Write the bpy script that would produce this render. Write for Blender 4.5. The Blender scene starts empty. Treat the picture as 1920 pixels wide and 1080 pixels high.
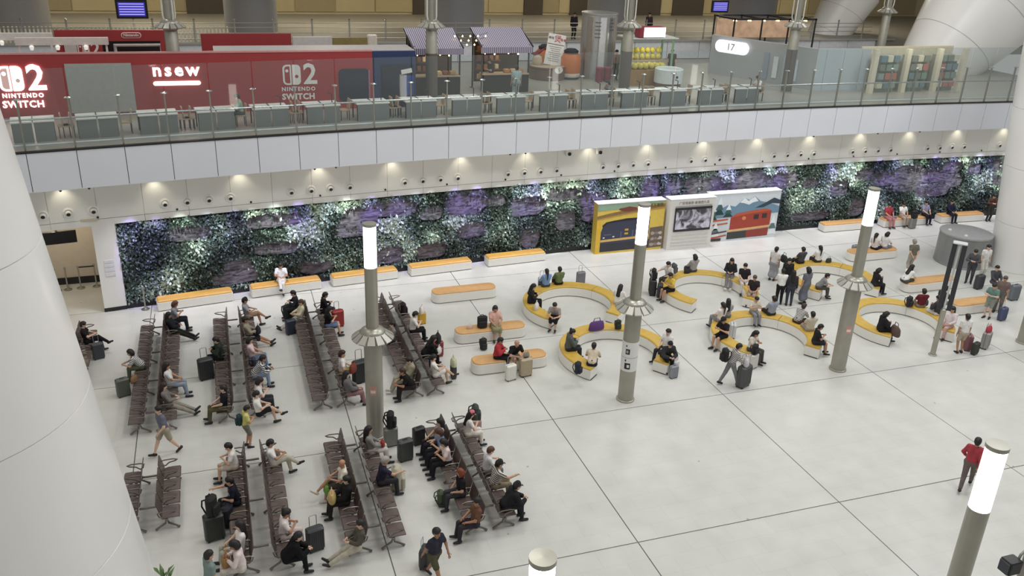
import bpy, bmesh, math, random
import numpy as np
from mathutils import Vector, Matrix, Euler
random.seed(7); RNG = np.random.default_rng(11)
SC = bpy.context.scene
COL = SC.collection
PI = math.pi
def R(d): return math.radians(d)

# ------------------------------------------------------------------ camera
S = 6.5
PITCH, ROLL, YAW, FPX = 0.4017, 0.0391, 0.3361, 1630.09
CAM = np.array([-0.493*S, -3.5598*S, 2.361*S])
_f = np.array([math.sin(YAW)*math.cos(PITCH), math.cos(YAW)*math.cos(PITCH), -math.sin(PITCH)])
_r0 = np.array([math.cos(YAW), -math.sin(YAW), 0.0]); _u0 = np.cross(_r0, _f)
_r = _r0*math.cos(ROLL)+_u0*math.sin(ROLL); _u = -_r0*math.sin(ROLL)+_u0*math.cos(ROLL)
cd = bpy.data.cameras.new('camera'); cam = bpy.data.objects.new('camera', cd); COL.objects.link(cam)
cd.sensor_width = 36.0; cd.lens = 36.0*FPX/1920.0; cd.clip_start = 0.2; cd.clip_end = 400
M = Matrix(((_r[0], _u[0], -_f[0], CAM[0]), (_r[1], _u[1], -_f[1], CAM[1]), (_r[2], _u[2], -_f[2], CAM[2]), (0, 0, 0, 1)))
cam.matrix_world = M
SC.camera = cam
def at(x, y, z=0.0):
    """point at height z seen at a pixel of the 1920x1080 frame"""
    d = _f+_r*(x-960)/FPX-_u*(y-540)/FPX
    return CAM+d*((z-CAM[2])/d[2])
def atY(x, y, Y):
    d = _f+_r*(x-960)/FPX-_u*(y-540)/FPX
    return CAM+d*((Y-CAM[1])/d[1])

# ------------------------------------------------------------------ world, lights, exposure
w = bpy.data.worlds.new('hall_ambience'); SC.world = w; w.use_nodes = True
w.node_tree.nodes['Background'].inputs[0].default_value = (1.0, 0.99, 0.965, 1)
w.node_tree.nodes['Background'].inputs[1].default_value = 0.36
SC.view_settings.view_transform = 'Standard'; SC.view_settings.look = 'None'
SC.view_settings.gamma = 1; SC.view_settings.use_curve_mapping = False
SC.view_settings.exposure = 0.0
def area(name, loc, size, watts, col=(1, 1, 1), rot=(0, 0, 0), sizey=None):
    l = bpy.data.lights.new(name, 'AREA'); l.energy = watts; l.color = col
    l.shape = 'RECTANGLE'; l.size = size; l.size_y = sizey or size
    o = bpy.data.objects.new(name, l); COL.objects.link(o); o.location = loc; o.rotation_euler = rot
    return o
for ix, x in enumerate((-8, 6, 20, 34)):  # unseen overhead lights added for soft shadows, dimmed and warmed at left
    for iy, y in enumerate((-8, 5)):
        area('hall_overhead_fill', (x, y, 24), 5, (300, 900, 1120, 1120)[ix]*(1.0 if iy else .9), ((1.0, 0.93, 0.82), (1.0, 0.985, 0.95), (0.985, 0.995, 1.0), (0.97, 0.99, 1.0))[ix])
for x in (-6, 8, 22, 36):
    area('upper_hall_light', (x, 22, 19), 4, 260, (1.0, 0.96, 0.90))

# ------------------------------------------------------------------ helpers
def lin(c):
    if isinstance(c, str):
        c = c.lstrip('#'); c = [int(c[i:i+2], 16)/255 for i in (0, 2, 4)]
    return tuple(((v/12.92) if v <= .04045 else ((v+.055)/1.055)**2.4) for v in c)
MATS = {}
def mat(col, rough=.6, metal=0., var=.06, nscale=6., emit=0., spec=.5, bump=0., key=None):
    k = key or (str(col), rough, metal, var, nscale, emit, spec, bump)
    if k in MATS: return MATS[k]
    m = bpy.data.materials.new('mat_%d' % len(MATS)); m.use_nodes = True
    nt = m.node_tree; b = nt.nodes['Principled BSDF']; c = lin(col)
    b.inputs['Roughness'].default_value = rough; b.inputs['Metallic'].default_value = metal
    b.inputs['Specular IOR Level'].default_value = spec
    if var > 0 or bump > 0:
        tc = nt.nodes.new('ShaderNodeTexCoord'); n = nt.nodes.new('ShaderNodeTexNoise'); n.inputs['Scale'].default_value = nscale
        n.inputs['Detail'].default_value = 3
        nt.links.new(tc.outputs['Object'], n.inputs['Vector'])
        mr = nt.nodes.new('ShaderNodeMapRange'); mr.inputs['From Min'].default_value = .3; mr.inputs['From Max'].default_value = .7
        mr.inputs['To Min'].default_value = 1-var; mr.inputs['To Max'].default_value = 1+var
        nt.links.new(n.outputs['Fac'], mr.inputs['Value'])
        mx = nt.nodes.new('ShaderNodeMix'); mx.data_type = 'RGBA'; mx.blend_type = 'MULTIPLY'; mx.inputs[0].default_value = 1
        mx.inputs[6].default_value = (*c, 1); nt.links.new(mr.outputs['Result'], mx.inputs[7])
        nt.links.new(mx.outputs[2], b.inputs['Base Color'])
        if bump > 0:
            bp = nt.nodes.new('ShaderNodeBump'); bp.inputs['Strength'].default_value = bump
            nt.links.new(n.outputs['Fac'], bp.inputs['Height']); nt.links.new(bp.outputs['Normal'], b.inputs['Normal'])
    else:
        b.inputs['Base Color'].default_value = (*c, 1)
    if emit > 0:
        b.inputs['Emission Color'].default_value = (*c, 1); b.inputs['Emission Strength'].default_value = emit
    MATS[k] = m
    return m
def node_mat(key, fn):
    if key in MATS: return MATS[key]
    m = bpy.data.materials.new('mat_'+key); m.use_nodes = True
    fn(m.node_tree, m.node_tree.nodes['Principled BSDF']); MATS[key] = m
    return m

class MB:
    def __init__(s): s.v = []; s.f = []; s.m = []
    def add(s, v, f, mi=0):
        o = len(s.v); s.v += [tuple(map(float, p)) for p in v]; s.f += [tuple(i+o for i in q) for q in f]; s.m += [mi]*len(f); return s
    def box(s, c, d, rz=0., rx=0., ry=0., mi=0):
        x, y, z = d[0]/2, d[1]/2, d[2]/2
        v = [Vector((a*x, b*y, e*z)) for e in (-1, 1) for b in (-1, 1) for a in (-1, 1)]
        m = Euler((rx, ry, rz)).to_matrix(); c = Vector(c)
        return s.add([m@p+c for p in v], [(0, 2, 3, 1), (4, 5, 7, 6), (0, 1, 5, 4), (2, 6, 7, 3), (0, 4, 6, 2), (1, 3, 7, 5)], mi)
    def rbox(s, c, d, r, rz=0., n=3, mi=0, axis='z'):
        """box with rounded upright edges (axis) and a small chamfer on both ends"""
        x, y, z = d
        if axis == 'y': x, y, z = d[0], d[2], d[1]
        if axis == 'x': x, y, z = d[1], d[2], d[0]
        r = min(r, x/2*.98, y/2*.98); pts = []
        for (sx, sy, a0) in ((1, 1, 0), (-1, 1, 90), (-1, -1, 180), (1, -1, 270)):
            for k in range(n+1):
                a = R(a0+90*k/n); pts.append((sx*(x/2-r)+r*math.cos(a), sy*(y/2-r)+r*math.sin(a)))
        ch = min(r*.5, z*.2); N = len(pts); rings = []
        for zz, k in ((-z/2, ch), (-z/2+ch, 0), (z/2-ch, 0), (z/2, ch)):
            sc = lambda p: (p[0]*(1-2*k/x), p[1]*(1-2*k/y))
            rings.append([(*sc(p), zz) for p in pts])
        V = [p for q in rings for p in q]
        if axis == 'y': V = [(p[0], -p[2], p[1]) for p in V]
        if axis == 'x': V = [(p[2], p[0], p[1]) for p in V]
        F = [(i*N+j, i*N+(j+1) % N, (i+1)*N+(j+1) % N, (i+1)*N+j) for i in range(3) for j in range(N)]
        F += [tuple(range(N-1, -1, -1)), tuple(3*N+j for j in range(N))]
        m = Matrix.Rotation(rz, 3, 'Z'); c = Vector(c)
        return s.add([m@Vector(p)+c for p in V], F, mi)
    def tube(s, path, r, n=6, closed=False, mi=0, cap=True):
        P = [Vector(p) for p in path]; N = len(P); rr = r if isinstance(r, (list, tuple)) else [r]*N
        V = []; up = Vector((0, 0, 1)); prev = None
        for i in range(N):
            if closed: t = P[(i+1) % N]-P[i-1]
            else: t = P[min(i+1, N-1)]-P[max(i-1, 0)]
            t.normalize()
            if prev is None:
                a = t.cross(up)
                if a.length < 1e-3: a = t.cross(Vector((1, 0, 0)))
            else:
                a = prev-t*prev.dot(t)
                if a.length < 1e-4: a = t.cross(up)
            a.normalize(); prev = a; b = t.cross(a)
            V += [P[i]+(a*math.cos(2*PI*k/n)+b*math.sin(2*PI*k/n))*rr[i] for k in range(n)]
        F = []
        for i in range(N if closed else N-1):
            j = (i+1) % N
            F += [(i*n+k, i*n+(k+1) % n, j*n+(k+1) % n, j*n+k) for k in range(n)]
        if cap and not closed: F += [tuple(range(n-1, -1, -1)), tuple((N-1)*n+k for k in range(n))]
        return s.add(V, F, mi)
    def lathe(s, prof, n=24, c=(0, 0, 0), mi=0, cap=True, a0=0., a1=2*PI):
        full = abs(a1-a0-2*PI) < 1e-6; cnt = n if full else n+1; V = []
        for (r, z) in prof:
            V += [(c[0]+r*math.cos(a0+(a1-a0)*k/n), c[1]+r*math.sin(a0+(a1-a0)*k/n), c[2]+z) for k in range(cnt)]
        F = []
        for i in range(len(prof)-1):
            for k in range(n):
                k2 = (k+1) % cnt; F.append((i*cnt+k, i*cnt+k2, (i+1)*cnt+k2, (i+1)*cnt+k))
        if cap and full:
            if prof[0][0] > 1e-4: F.append(tuple(range(cnt-1, -1, -1)))
            if prof[-1][0] > 1e-4: F.append(tuple((len(prof)-1)*cnt+k for k in range(cnt)))
        return s.add(V, F, mi)
    def prism(s, poly, z0, z1, mi=0):
        N = len(poly); V = [(p[0], p[1], z0) for p in poly]+[(p[0], p[1], z1) for p in poly]
        F = [tuple(range(N-1, -1, -1)), tuple(range(N, 2*N))]+[(i, (i+1) % N, N+(i+1) % N, N+i) for i in range(N)]
        return s.add(V, F, mi)
    def plate(s, poly, y0, y1, mi=0):
        """polygon in the XZ plane, given a thickness along Y"""
        N = len(poly); V = [(p[0], y0, p[1]) for p in poly]+[(p[0], y1, p[1]) for p in poly]
        F = [tuple(range(N)), tuple(range(2*N-1, N-1, -1))]+[(i, N+i, N+(i+1) % N, (i+1) % N) for i in range(N)]
        return s.add(V, F, mi)
    def mesh(s, name, smooth=False):
        me = bpy.data.meshes.new(name); me.from_pydata(s.v, [], s.f)
        bm = bmesh.new(); bm.from_mesh(me); bmesh.ops.recalc_face_normals(bm, faces=bm.faces)
        bm.to_mesh(me); bm.free()
        if any(s.m): me.polygons.foreach_set('material_index', s.m)
        if smooth:
            me.polygons.foreach_set('use_smooth', [True]*len(me.polygons))
            try: me.set_sharp_from_angle(angle=R(40))
            except Exception: pass
        return me
    def build(s, name, m, parent=None, smooth=False, loc=None, rz=0.):
        return obj(name, s.mesh(name, smooth), m, parent, loc, rz)
def obj(name, me, m=None, parent=None, loc=None, rz=0., scale=None):
    o = bpy.data.objects.new(name, me); COL.objects.link(o)
    if parent is not None: o.parent = parent
    if loc is not None: o.location = loc
    o.rotation_euler = (0, 0, rz)
    if scale: o.scale = scale if hasattr(scale, '__len__') else (scale,)*3
    if m is not None:
        ms = m if isinstance(m, (list, tuple)) else [m]
        if len(me.materials) == 0:
            for q in ms: me.materials.append(q)
        else:
            for i, q in enumerate(ms):
                o.material_slots[i].link = 'OBJECT'; o.material_slots[i].material = q
    return o
def tag(o, label, cat, group=None):
    o['label'] = label; o['category'] = cat
    if group: o['group'] = group
    return o
def thing(name, label, cat, loc=(0, 0, 0), rz=0., group=None):
    o = bpy.data.objects.new(name, None); COL.objects.link(o); o.location = loc; o.rotation_euler = (0, 0, rz)
    o.empty_display_size = .1
    return tag(o, label, cat, group)
def struct(o, label=None):
    o['kind'] = 'structure'
    if label: o['label'] = label
    return o
def text_mesh(txt, size, depth=.004, align='CENTER', spacing=1.0, bold=0.):
    cu = bpy.data.curves.new('lettering', 'FONT'); cu.body = txt; cu.size = size; cu.extrude = depth; cu.align_x = align; cu.align_y = 'CENTER'
    cu.space_character = spacing; cu.resolution_u = 2; cu.offset = bold
    o = bpy.data.objects.new('lettering', cu); COL.objects.link(o)
    dg = bpy.context.evaluated_depsgraph_get(); me = bpy.data.meshes.new_from_object(o.evaluated_get(dg))
    me.transform(Matrix.Rotation(PI/2, 4, 'X'))       # upright, read from -Y
    bpy.data.objects.remove(o); bpy.data.curves.remove(cu)
    return me
def lettering(txt, size, m, parent, loc, rz=0., name='lettering', **k):
    me = text_mesh(txt, size, **k); me.materials.clear()
    return obj(name, me, m, parent, loc, rz)
# ================================================================== the setting
def Yw(X): return 15.28-.00215*(X-27)**2
def nrm(X):
    t = np.array([1.0, -.0043*(X-27)]); t /= np.linalg.norm(t); return t, np.array([t[1], -t[0]])   # tangent, normal to the hall
def wp(X, o=0.):
    t, n = nrm(X); return np.array([X, Yw(X)])+n*o
def strip(mb, X0, X1, z0, z1, o, th, mi=0):
    """upright slab along the curved wall line, front face at offset o toward the hall, thickness th behind it"""
    a, b, c, d = wp(X0, o), wp(X1, o), wp(X1, o-th), wp(X0, o-th)
    return mb.prism([a, b, c, d], z0, z1, mi)
WHITE = mat('#e9e8e3', .45, var=.02, nscale=1.5)
PANELW = mat('#dfe2e9', .4, var=.015, nscale=.7)
BEIGE = mat('#ecebe6', .55, var=.02, nscale=.8)
BLACK = mat('#1c1d20', .45, var=.05)
DARK = mat('#2b2c2e', .5, var=.05)
STEEL = mat('#a9a79c', .35, .75, var=.04, nscale=3)
STEELD = mat('#a5a297', .42, .45, var=.05, nscale=3)
CHROME = mat('#c9cbcc', .22, .9, var=.03)
def _floor(nt, b):
    L = nt.links; tc = nt.nodes.new('ShaderNodeTexCoord')
    br = nt.nodes.new('ShaderNodeTexBrick'); br.inputs['Scale'].default_value = 1; br.inputs['Brick Width'].default_value = 1.3
    br.inputs['Row Height'].default_value = .65; br.inputs['Mortar Size'].default_value = .006
    c1, c2 = lin('#d1d1cb'), lin('#cfcfc9')
    br.inputs['Color1'].default_value = (*c1, 1); br.inputs['Color2'].default_value = (*c2, 1); br.inputs['Mortar'].default_value = (*lin('#c6c6bf'), 1)
    L.new(tc.outputs['Object'], br.inputs['Vector'])
    n = nt.nodes.new('ShaderNodeTexNoise'); n.inputs['Scale'].default_value = 1.1; n.inputs['Detail'].default_value = 6
    L.new(tc.outputs['Object'], n.inputs['Vector'])
    mr = nt.nodes.new('ShaderNodeMapRange'); mr.inputs['From Min'].default_value = .3; mr.inputs['From Max'].default_value = .7
    mr.inputs['To Min'].default_value = .94; mr.inputs['To Max'].default_value = 1.05; L.new(n.outputs['Fac'], mr.inputs['Value'])
    mx = nt.nodes.new('ShaderNodeMix'); mx.data_type = 'RGBA'; mx.blend_type = 'MULTIPLY'; mx.inputs[0].default_value = 1
    L.new(br.outputs['Color'], mx.inputs[6]); L.new(mr.outputs['Result'], mx.inputs[7])
    vo = nt.nodes.new('ShaderNodeTexVoronoi'); vo.inputs['Scale'].default_value = .9; L.new(tc.outputs['Object'], vo.inputs['Vector'])
    th = nt.nodes.new('ShaderNodeMath'); th.operation = 'LESS_THAN'; th.inputs[1].default_value = .035; L.new(vo.outputs['Distance'], th.inputs[0])
    sp = nt.nodes.new('ShaderNodeMix'); sp.data_type = 'RGBA'; L.new(th.outputs[0], sp.inputs[0]); L.new(mx.outputs[2], sp.inputs[6])
    sp.inputs[7].default_value = (*lin('#a9a79f'), 1)
    L.new(sp.outputs[2], b.inputs['Base Color']); b.inputs['Roughness'].default_value = .3; b.inputs['Specular IOR Level'].default_value = .45
FLOOR = node_mat('floor_stone', _floor)
JOINT = mat('#6f6f69', .8, var=.03)

# ground floor: a bed with the big slabs lying on it, joints left open
fl = struct(MB().box((14, 3, -.08), (78, 60, .12)).build('floor', JOINT), 'pale polished stone hall floor with thin dark joints')
xs = [6.5*k for k in range(-4, 8)]; ys = [-26.0, -19.4, -12.92, -6.46, 0.0, 5.907, 12.51, 19.0]
for i in range(len(xs)-1):
    for j in range(len(ys)-1):
        g = .016
        MB().box(((xs[i]+xs[i+1])/2, (ys[j]+ys[j+1])/2, -.0125), (6.5-2*g, ys[j+1]-ys[j]-2*g, .025)).build('slab', FLOOR, fl)

# ---- lower wall: vertical garden backing with bark sheets
X0, X1 = -7.45, 46.0
DGREEN = mat('#1b2620', .9, var=.3, nscale=5, bump=.4)
def curve_wall(name, xa, xb, z0, z1, o, th, m, parent=None, step=1.62):
    mb = MB(); n = max(1, int(round((xb-xa)/step)))
    for k in range(n): strip(mb, xa+(xb-xa)*k/n, xa+(xb-xa)*(k+1)/n, z0, z1, o, th)
    return mb.build(name, m, parent)
wb = struct(curve_wall('wall_back', X0, X1, .0, 3.9, -.05, .3, DGREEN), 'dark backing wall of the vertical garden')
curve_wall('plinth', X0, X1, 0, .28, .1, .15, BLACK, wb)
ZT = 3.66                                                                # top of the garden
def _bark(nt, b):
    L = nt.links; tc = nt.nodes.new('ShaderNodeTexCoord'); mp = nt.nodes.new('ShaderNodeMapping'); mp.inputs['Scale'].default_value = (1.6, 1.6, 6)
    L.new(tc.outputs['Object'], mp.inputs['Vector'])
    n = nt.nodes.new('ShaderNodeTexNoise'); n.inputs['Scale'].default_value = 1.3; n.inputs['Detail'].default_value = 8; n.inputs['Distortion'].default_value = 1.2
    L.new(mp.outputs[0], n.inputs['Vector']); cr = nt.nodes.new('ShaderNodeValToRGB'); L.new(n.outputs['Fac'], cr.inputs[0])
    cr.color_ramp.elements[0].position = .35; cr.color_ramp.elements[0].color = (*lin('#37333a'), 1)
    cr.color_ramp.elements[1].position = .68; cr.color_ramp.elements[1].color = (*lin('#837d88'), 1)
    L.new(cr.outputs[0], b.inputs['Base Color']); b.inputs['Roughness'].default_value = .85
    bp = nt.nodes.new('ShaderNodeBump'); bp.inputs['Strength'].default_value = .8; L.new(n.outputs['Fac'], bp.inputs['Height']); L.new(bp.outputs[0], b.inputs['Normal'])
BARK = node_mat('bark', _bark)
BARKR0 = []                                                               # bark sheets: (X, z, half width, half height)
rr = random.Random(5)
cells = []
X = X0+.7
while X < X1-1:
    for _ in range(1 if rr.random() < .35 else 2):
        hw, hh = rr.uniform(.55, 1.5), rr.uniform(.3, .7)
        BARKR0.append((X+rr.uniform(-.2, .2), rr.choice([.75, 1.7, 2.3, 2.7, 3.0, 3.05])+rr.uniform(-.15, .15), hw, hh))
    X += rr.uniform(1.2, 2.1)
BARKR = [b_ for b_ in BARKR0 if b_[0]-b_[2] > X0 and b_[0]+b_[2] < X1]
for (bx, bz, hw, hh) in BARKR:
    bz = min(max(bz, .35+hh), ZT-hh)
    t, n = nrm(bx); pts = []
    for k in range(11):
        a = 2*PI*k/11; q = rr.uniform(.82, 1.12); ca, sa = math.cos(a), math.sin(a)
        pts.append((hw*q*math.copysign(abs(ca)**.6, ca), hh*q*math.copysign(abs(sa)**.6, sa)))
    mb = MB(); c = wp(bx, -.03); dp = rr.uniform(.03, .08)
    N = len(pts)
    V = [(c[0]+t[0]*p[0], c[1]+t[1]*p[0], bz+p[1]) for p in pts]+[(c[0]+n[0]*dp+t[0]*p[0]*.92, c[1]+n[1]*dp+t[1]*p[0]*.92, bz+p[1]*.92) for p in pts]
    mb.add(V, [tuple(range(N, 2*N))]+[(i, (i+1) % N, N+(i+1) % N, N+i) for i in range(N)])
    mb.build('bark_sheet', BARK, wb)
# foliage: leaves in clumps (uncountable)
def leaf_mats():
    return [mat('#2f3b36', .5, var=.25, nscale=3), mat('#52645a', .5, var=.25, nscale=3), mat('#82958a', .5, var=.2, nscale=3), mat('#b4c4b2', .5, var=.2, nscale=3)]
def foliage():
    n = 95000
    px = RNG.uniform(X0+.05, X1-.1, n); pz = RNG.uniform(.28, ZT-.02, n)
    def fld(x, z, seed):
        r = np.random.default_rng(seed); s = np.zeros_like(x)
        for _ in range(14):
            kx, kz, ph = r.uniform(.4, 2.8), r.uniform(.4, 3.2), r.uniform(0, 6.28); s += np.sin(kx*x+kz*z*r.choice([-1, 1])+ph)
        return s/3.7
    keep = np.ones(n, bool)
    for (bx, bz, hw, hh) in BARKR:
        bz = min(max(bz, .35+hh), ZT-hh)
        d = (np.abs(px-bx)/hw)**4+(np.abs(pz-bz)/hh)**4
        keep &= ~((d < .5) & (RNG.random(n) < .97))
    px, pz = px[keep], pz[keep]; n = len(px)
    tone = fld(px*.8, pz*.8, 3)*1.15+fld(px*1.9, pz*1.9, 9)*.45+RNG.normal(0, .38, n)+(pz-1.9)*.18
    mi = np.digitize(tone, [-.45, .4, 1.25])
    clump = np.clip(fld(px, pz, 21)*.5+.5, 0, 1)
    out = RNG.uniform(.0, .14, n)+clump*RNG.uniform(0, .16, n)
    sz = RNG.uniform(.035, .085, n)*(1+.35*(mi == 3)); V = np.zeros((n, 4, 3))
    tx = np.stack([np.ones(n), -.0043*(px-27)], 1); tx /= np.linalg.norm(tx, axis=1)[:, None]
    nx = np.stack([tx[:, 1], -tx[:, 0]], 1)
    base = np.stack([px+nx[:, 0]*out, Yw(px)+nx[:, 1]*out, pz], 1)
    T = np.concatenate([tx, np.zeros((n, 1))], 1); Nn = np.concatenate([nx, np.zeros((n, 1))], 1); Z = np.tile([0, 0, 1.], (n, 1))
    ang = RNG.uniform(0, 6.28, n); droop = RNG.uniform(.1, 1.0, n)
    d1 = T*np.cos(ang)[:, None]+Z*np.sin(ang)[:, None]; d1 = d1+Nn*droop[:, None]; d1 /= np.linalg.norm(d1, axis=1)[:, None]
    d2 = np.cross(d1, Nn+.3*RNG.normal(0, 1, (n, 3))); d2 /= np.linalg.norm(d2, axis=1)[:, None]
    V[:, 0] = base; V[:, 1] = base+d1*sz[:, None]*.9+d2*sz[:, None]*.55; V[:, 2] = base+d1*sz[:, None]*1.9; V[:, 3] = base+d1*sz[:, None]*.9-d2*sz[:, None]*.55
    me = bpy.data.meshes.new('foliage'); V = V.reshape(-1, 3)
    me.vertices.add(len(V)); me.vertices.foreach_set('co', V.ravel()); me.loops.add(4*n); me.loops.foreach_set('vertex_index', np.arange(4*n, dtype=np.int32))
    me.polygons.add(n); me.polygons.foreach_set('loop_start', np.arange(0, 4*n, 4, dtype=np.int32)); me.polygons.foreach_set('loop_total', np.full(n, 4, np.int32))
    for q in leaf_mats(): me.materials.append(q)
    me.polygons.foreach_set('material_index', mi.astype(np.int32)); me.update(); me.validate()
    o = obj('foliage', me); tag(o, 'dense green and silvery leaves of the vertical garden on the long wall', 'plants'); o['kind'] = 'stuff'
foliage()

# ---- white end pier, side passage on the left of the garden
pier = MB()
a, b = wp(-8.28, .12), wp(-7.45, .12)
pier.prism([a, b, b+np.array([.1, .9]), a+np.array([.1, .9])], .16, 3.9)
po = struct(pier.build('wall_pier', WHITE), 'white pier at the left end of the vertical garden')
MB().prism([a+np.array([-.01, -.02]), b+np.array([.01, -.02]), b+np.array([.1, .9]), a+np.array([.09, .9])], 0, .16).build('plinth', BLACK, po)
c = (a+b)/2
t_, n_ = nrm(-7.8)
for k, zz in enumerate((2.15, 1.98, 1.8, 1.6)):
    MB().box((c[0]+n_[0]*.01, c[1]+n_[1]*.01, zz), (.36, .02, .12 if k < 2 else .14), rz=R(8)).build('notice', mat('#dcdbe2', .5), po)
WARMW = mat('#c9bfae', .7, var=.03)
struct(MB().box((-11.2, 16.05, 1.9), (6.4, .2, 3.9)).build('wall_passage', WARMW), 'warm grey rear wall of the side passage')
MB().box((-11.2, 15.93, .15), (6.4, .06, .3)).build('plinth', BLACK, bpy.data.objects['wall_passage'])
struct(MB().box((-8.05, 14.6, 1.9), (.2, 2.9, 3.9)).build('wall_side', WARMW), 'side wall of the passage behind the pier')
struct(MB().box((-11.2, 14.3, 3.95), (6.4, 3.7, .1)).build('ceiling_passage', WARMW), 'low ceiling of the side passage')
q = atY(107, 446, 13.5); s = thing('display_screen', 'switched-off black display hanging in the side passage', 'screen', (q[0], 13.5, q[2]), R(8))
MB().box((0, 0, 0), (1.4, .1, .5)).build('panel', mat('#120f10', .25), s); MB().box((0, .08, .36), (.08, .06, 3.9-q[2]-.1)).build('bracket', STEEL, s)
q = atY(180, 436, 13.6); s = thing('display_screen', 'narrow dark display at the pier edge of the side passage', 'screen', (q[0], 13.6, q[2]), R(8))
MB().box((0, 0, 0), (.2, .1, .55)).build('panel', mat('#1a1618', .3), s); MB().box((0, .08, .36), (.06, .06, .4)).build('bracket', STEEL, s)
s = thing('downlight', 'round ceiling lamp in the side passage', 'light', (-9.9, 13.9, 3.88))
MB().lathe([(0, 0), (.14, 0), (.16, .02), (.0, .02)], 14).build('trim_ring', WHITE, s); MB().lathe([(0, -.004), (.12, -.004)], 12, cap=False).build('lens', mat('#fff3da', .5, var=0, emit=6., key='lamp_lens'), s)
l = bpy.data.lights.new('lamp_light', 'POINT'); l.energy = 60; l.color = (1, .9, .75); l.shadow_soft_size = .12; q = bpy.data.objects.new('lamp_light', l); COL.objects.link(q); q.parent = s; q.location = (0, 0, -.25)
def stanchion(x, y, label, belt=None):
    o = thing('queue_barrier', label, 'barrier', (x, y, 0), 0, 'queue barriers in the side passage')
    MB().lathe([(.17, 0), (.17, .02), (.05, .05), (.03, .08)], 14).build('base', STEEL, o, True)
    MB().lathe([(.03, .05), (.03, .93), (.045, .94), (.045, 1.03), (.02, 1.05)], 10).build('post', STEELD, o, True)
    if belt: MB().box((belt/2, 0, .97), (belt, .012, .06)).build('belt', BLACK, o)
for k, (x, lab, bl) in enumerate(((-10.35, 'leftmost steel queue barrier post in the side passage', None), (-9.95, 'second steel queue barrier post from the left column', None),
        (-9.45, 'steel queue barrier post with a belt running to its right', .62), (-8.83, 'steel queue barrier post ending the belt in the passage', None), (-8.55, 'steel queue barrier post nearest the white pier', .3))):
    stanchion(x, 15.2+.06*k, lab, bl)

p = at(273, 580, 0); stanchion(p[0], p[1], 'dark post standing alone between the white pier and the first wall bench')
# ---- band above the garden: panels with air nozzles
bd = struct(curve_wall('wall_upper_band', -13.0, 46, 3.98, 6.0, .05, .3, BEIGE), 'cream panelled band above the vertical garden')
k = -13.0
while k < 45:
    strip(MB(), k+.006, k+1.67-.006, 3.95, 5.75, .1, .06).build('panel', BEIGE, bd)
    strip(MB(), k+.006, k+1.67-.006, ZT+.02, 3.93, .1, .36).build('panel', BEIGE, bd)
    k += 1.67
NZ_RING = MB().lathe([(.0, .0), (.215, 0), (.215, .02), (.16, .05), (.13, .03), (.13, -.0)], 20).mesh('ring', True)
NZ_EYE = MB().lathe([(.13, .015), (.115, .07), (.085, .1), (.0, .1)], 14).mesh('nozzle', True)
NZ_HOLE = MB().lathe([(.075, .098), (.075, .106), (.0, .107)], 12).mesh('opening', True)
def on_band(X, z, o): p = wp(X, o); return (p[0], p[1], z)
for g in range(-1, 10):
    for q in range(4):
        X = -.52+5.01*g+.84*q
        if g == -1 or True:
            t_, n_ = nrm(X)
            o = thing('air_nozzle', 'round white air jet nozzle with dark centre on the cream band', 'nozzle', on_band(X, 4.3, .1), math.atan2(t_[1], t_[0]), 'air nozzles along the cream band')
            for nm, me, m_ in (('ring', NZ_RING, WHITE), ('nozzle', NZ_EYE, WHITE), ('opening', NZ_HOLE, BLACK)):
                c = obj(nm, me, m_, o); c.rotation_euler = (PI/2+R(18 if nm != 'ring' else 0), 0, 0)
for q in range(3):
    X = -9.86+.87*q; t_, n_ = nrm(X)
    o = thing('air_nozzle', 'round white air jet nozzle with dark centre on the cream band', 'nozzle', on_band(X, 4.3, .1), math.atan2(t_[1], t_[0]), 'air nozzles along the cream band')
    for nm, me, m_ in (('ring', NZ_RING, WHITE), ('nozzle', NZ_EYE, WHITE), ('opening', NZ_HOLE, BLACK)):
        c = obj(nm, me, m_, o); c.rotation_euler = (PI/2+R(18 if nm != 'ring' else 0), 0, 0)
for k in range(18):                                                      # small black sensors on the band
    X = -8.0+2.9*k
    o = MB().lathe([(.045, 0), (.045, .03), (.02, .05), (0, .05)], 8).build('sensor', BLACK); o.location = on_band(X, 4.02, .1); o.rotation_euler = (PI/2, 0, 0)
    tag(o, 'tiny black sensor near the lower edge of the cream band', 'sensor', 'sensors along the cream band')
# ---- balcony: slab, soffit, fascia panels
FO = 1.5; ZF0, ZF1 = 5.62, 7.08
flu = MB(); n = 34
for k in range(n):
    xa, xb = -13+60*k/n, -13+60*(k+1)/n; a, b = wp(xa, FO-.06), wp(xb, FO-.06)
    flu.prism([a, b, (xb, 62), (xa, 62)], 6.75, 7.06)
UPF = mat('#a9a69c', .35, var=.05, nscale=1.2)
uf = struct(flu.build('floor_upper', UPF), 'grey stone floor of the upper level')
struct(curve_wall('ceiling_soffit', -13, 46, 5.66, 5.72, FO-.1, 1.42, WHITE), 'white soffit under the balcony edge')
fa = struct(curve_wall('wall_fascia', -13, 46, 5.64, 7.04, FO-.05, .1, DARK), 'dark subframe of the balcony fascia')
PW = 1.605; X = -8.38-PW*3
posts = []
while X < 45:
    strip(MB(), X+.012, X+PW-.012, ZF0, ZF1-.03, FO, .06).build('fascia_panel', PANELW, fa)
    posts.append(X); X += PW
curve_wall('cover_strip', -13, 46, ZF1-.02, ZF1+.03, FO+.03, .2, BLACK, fa)
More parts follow.
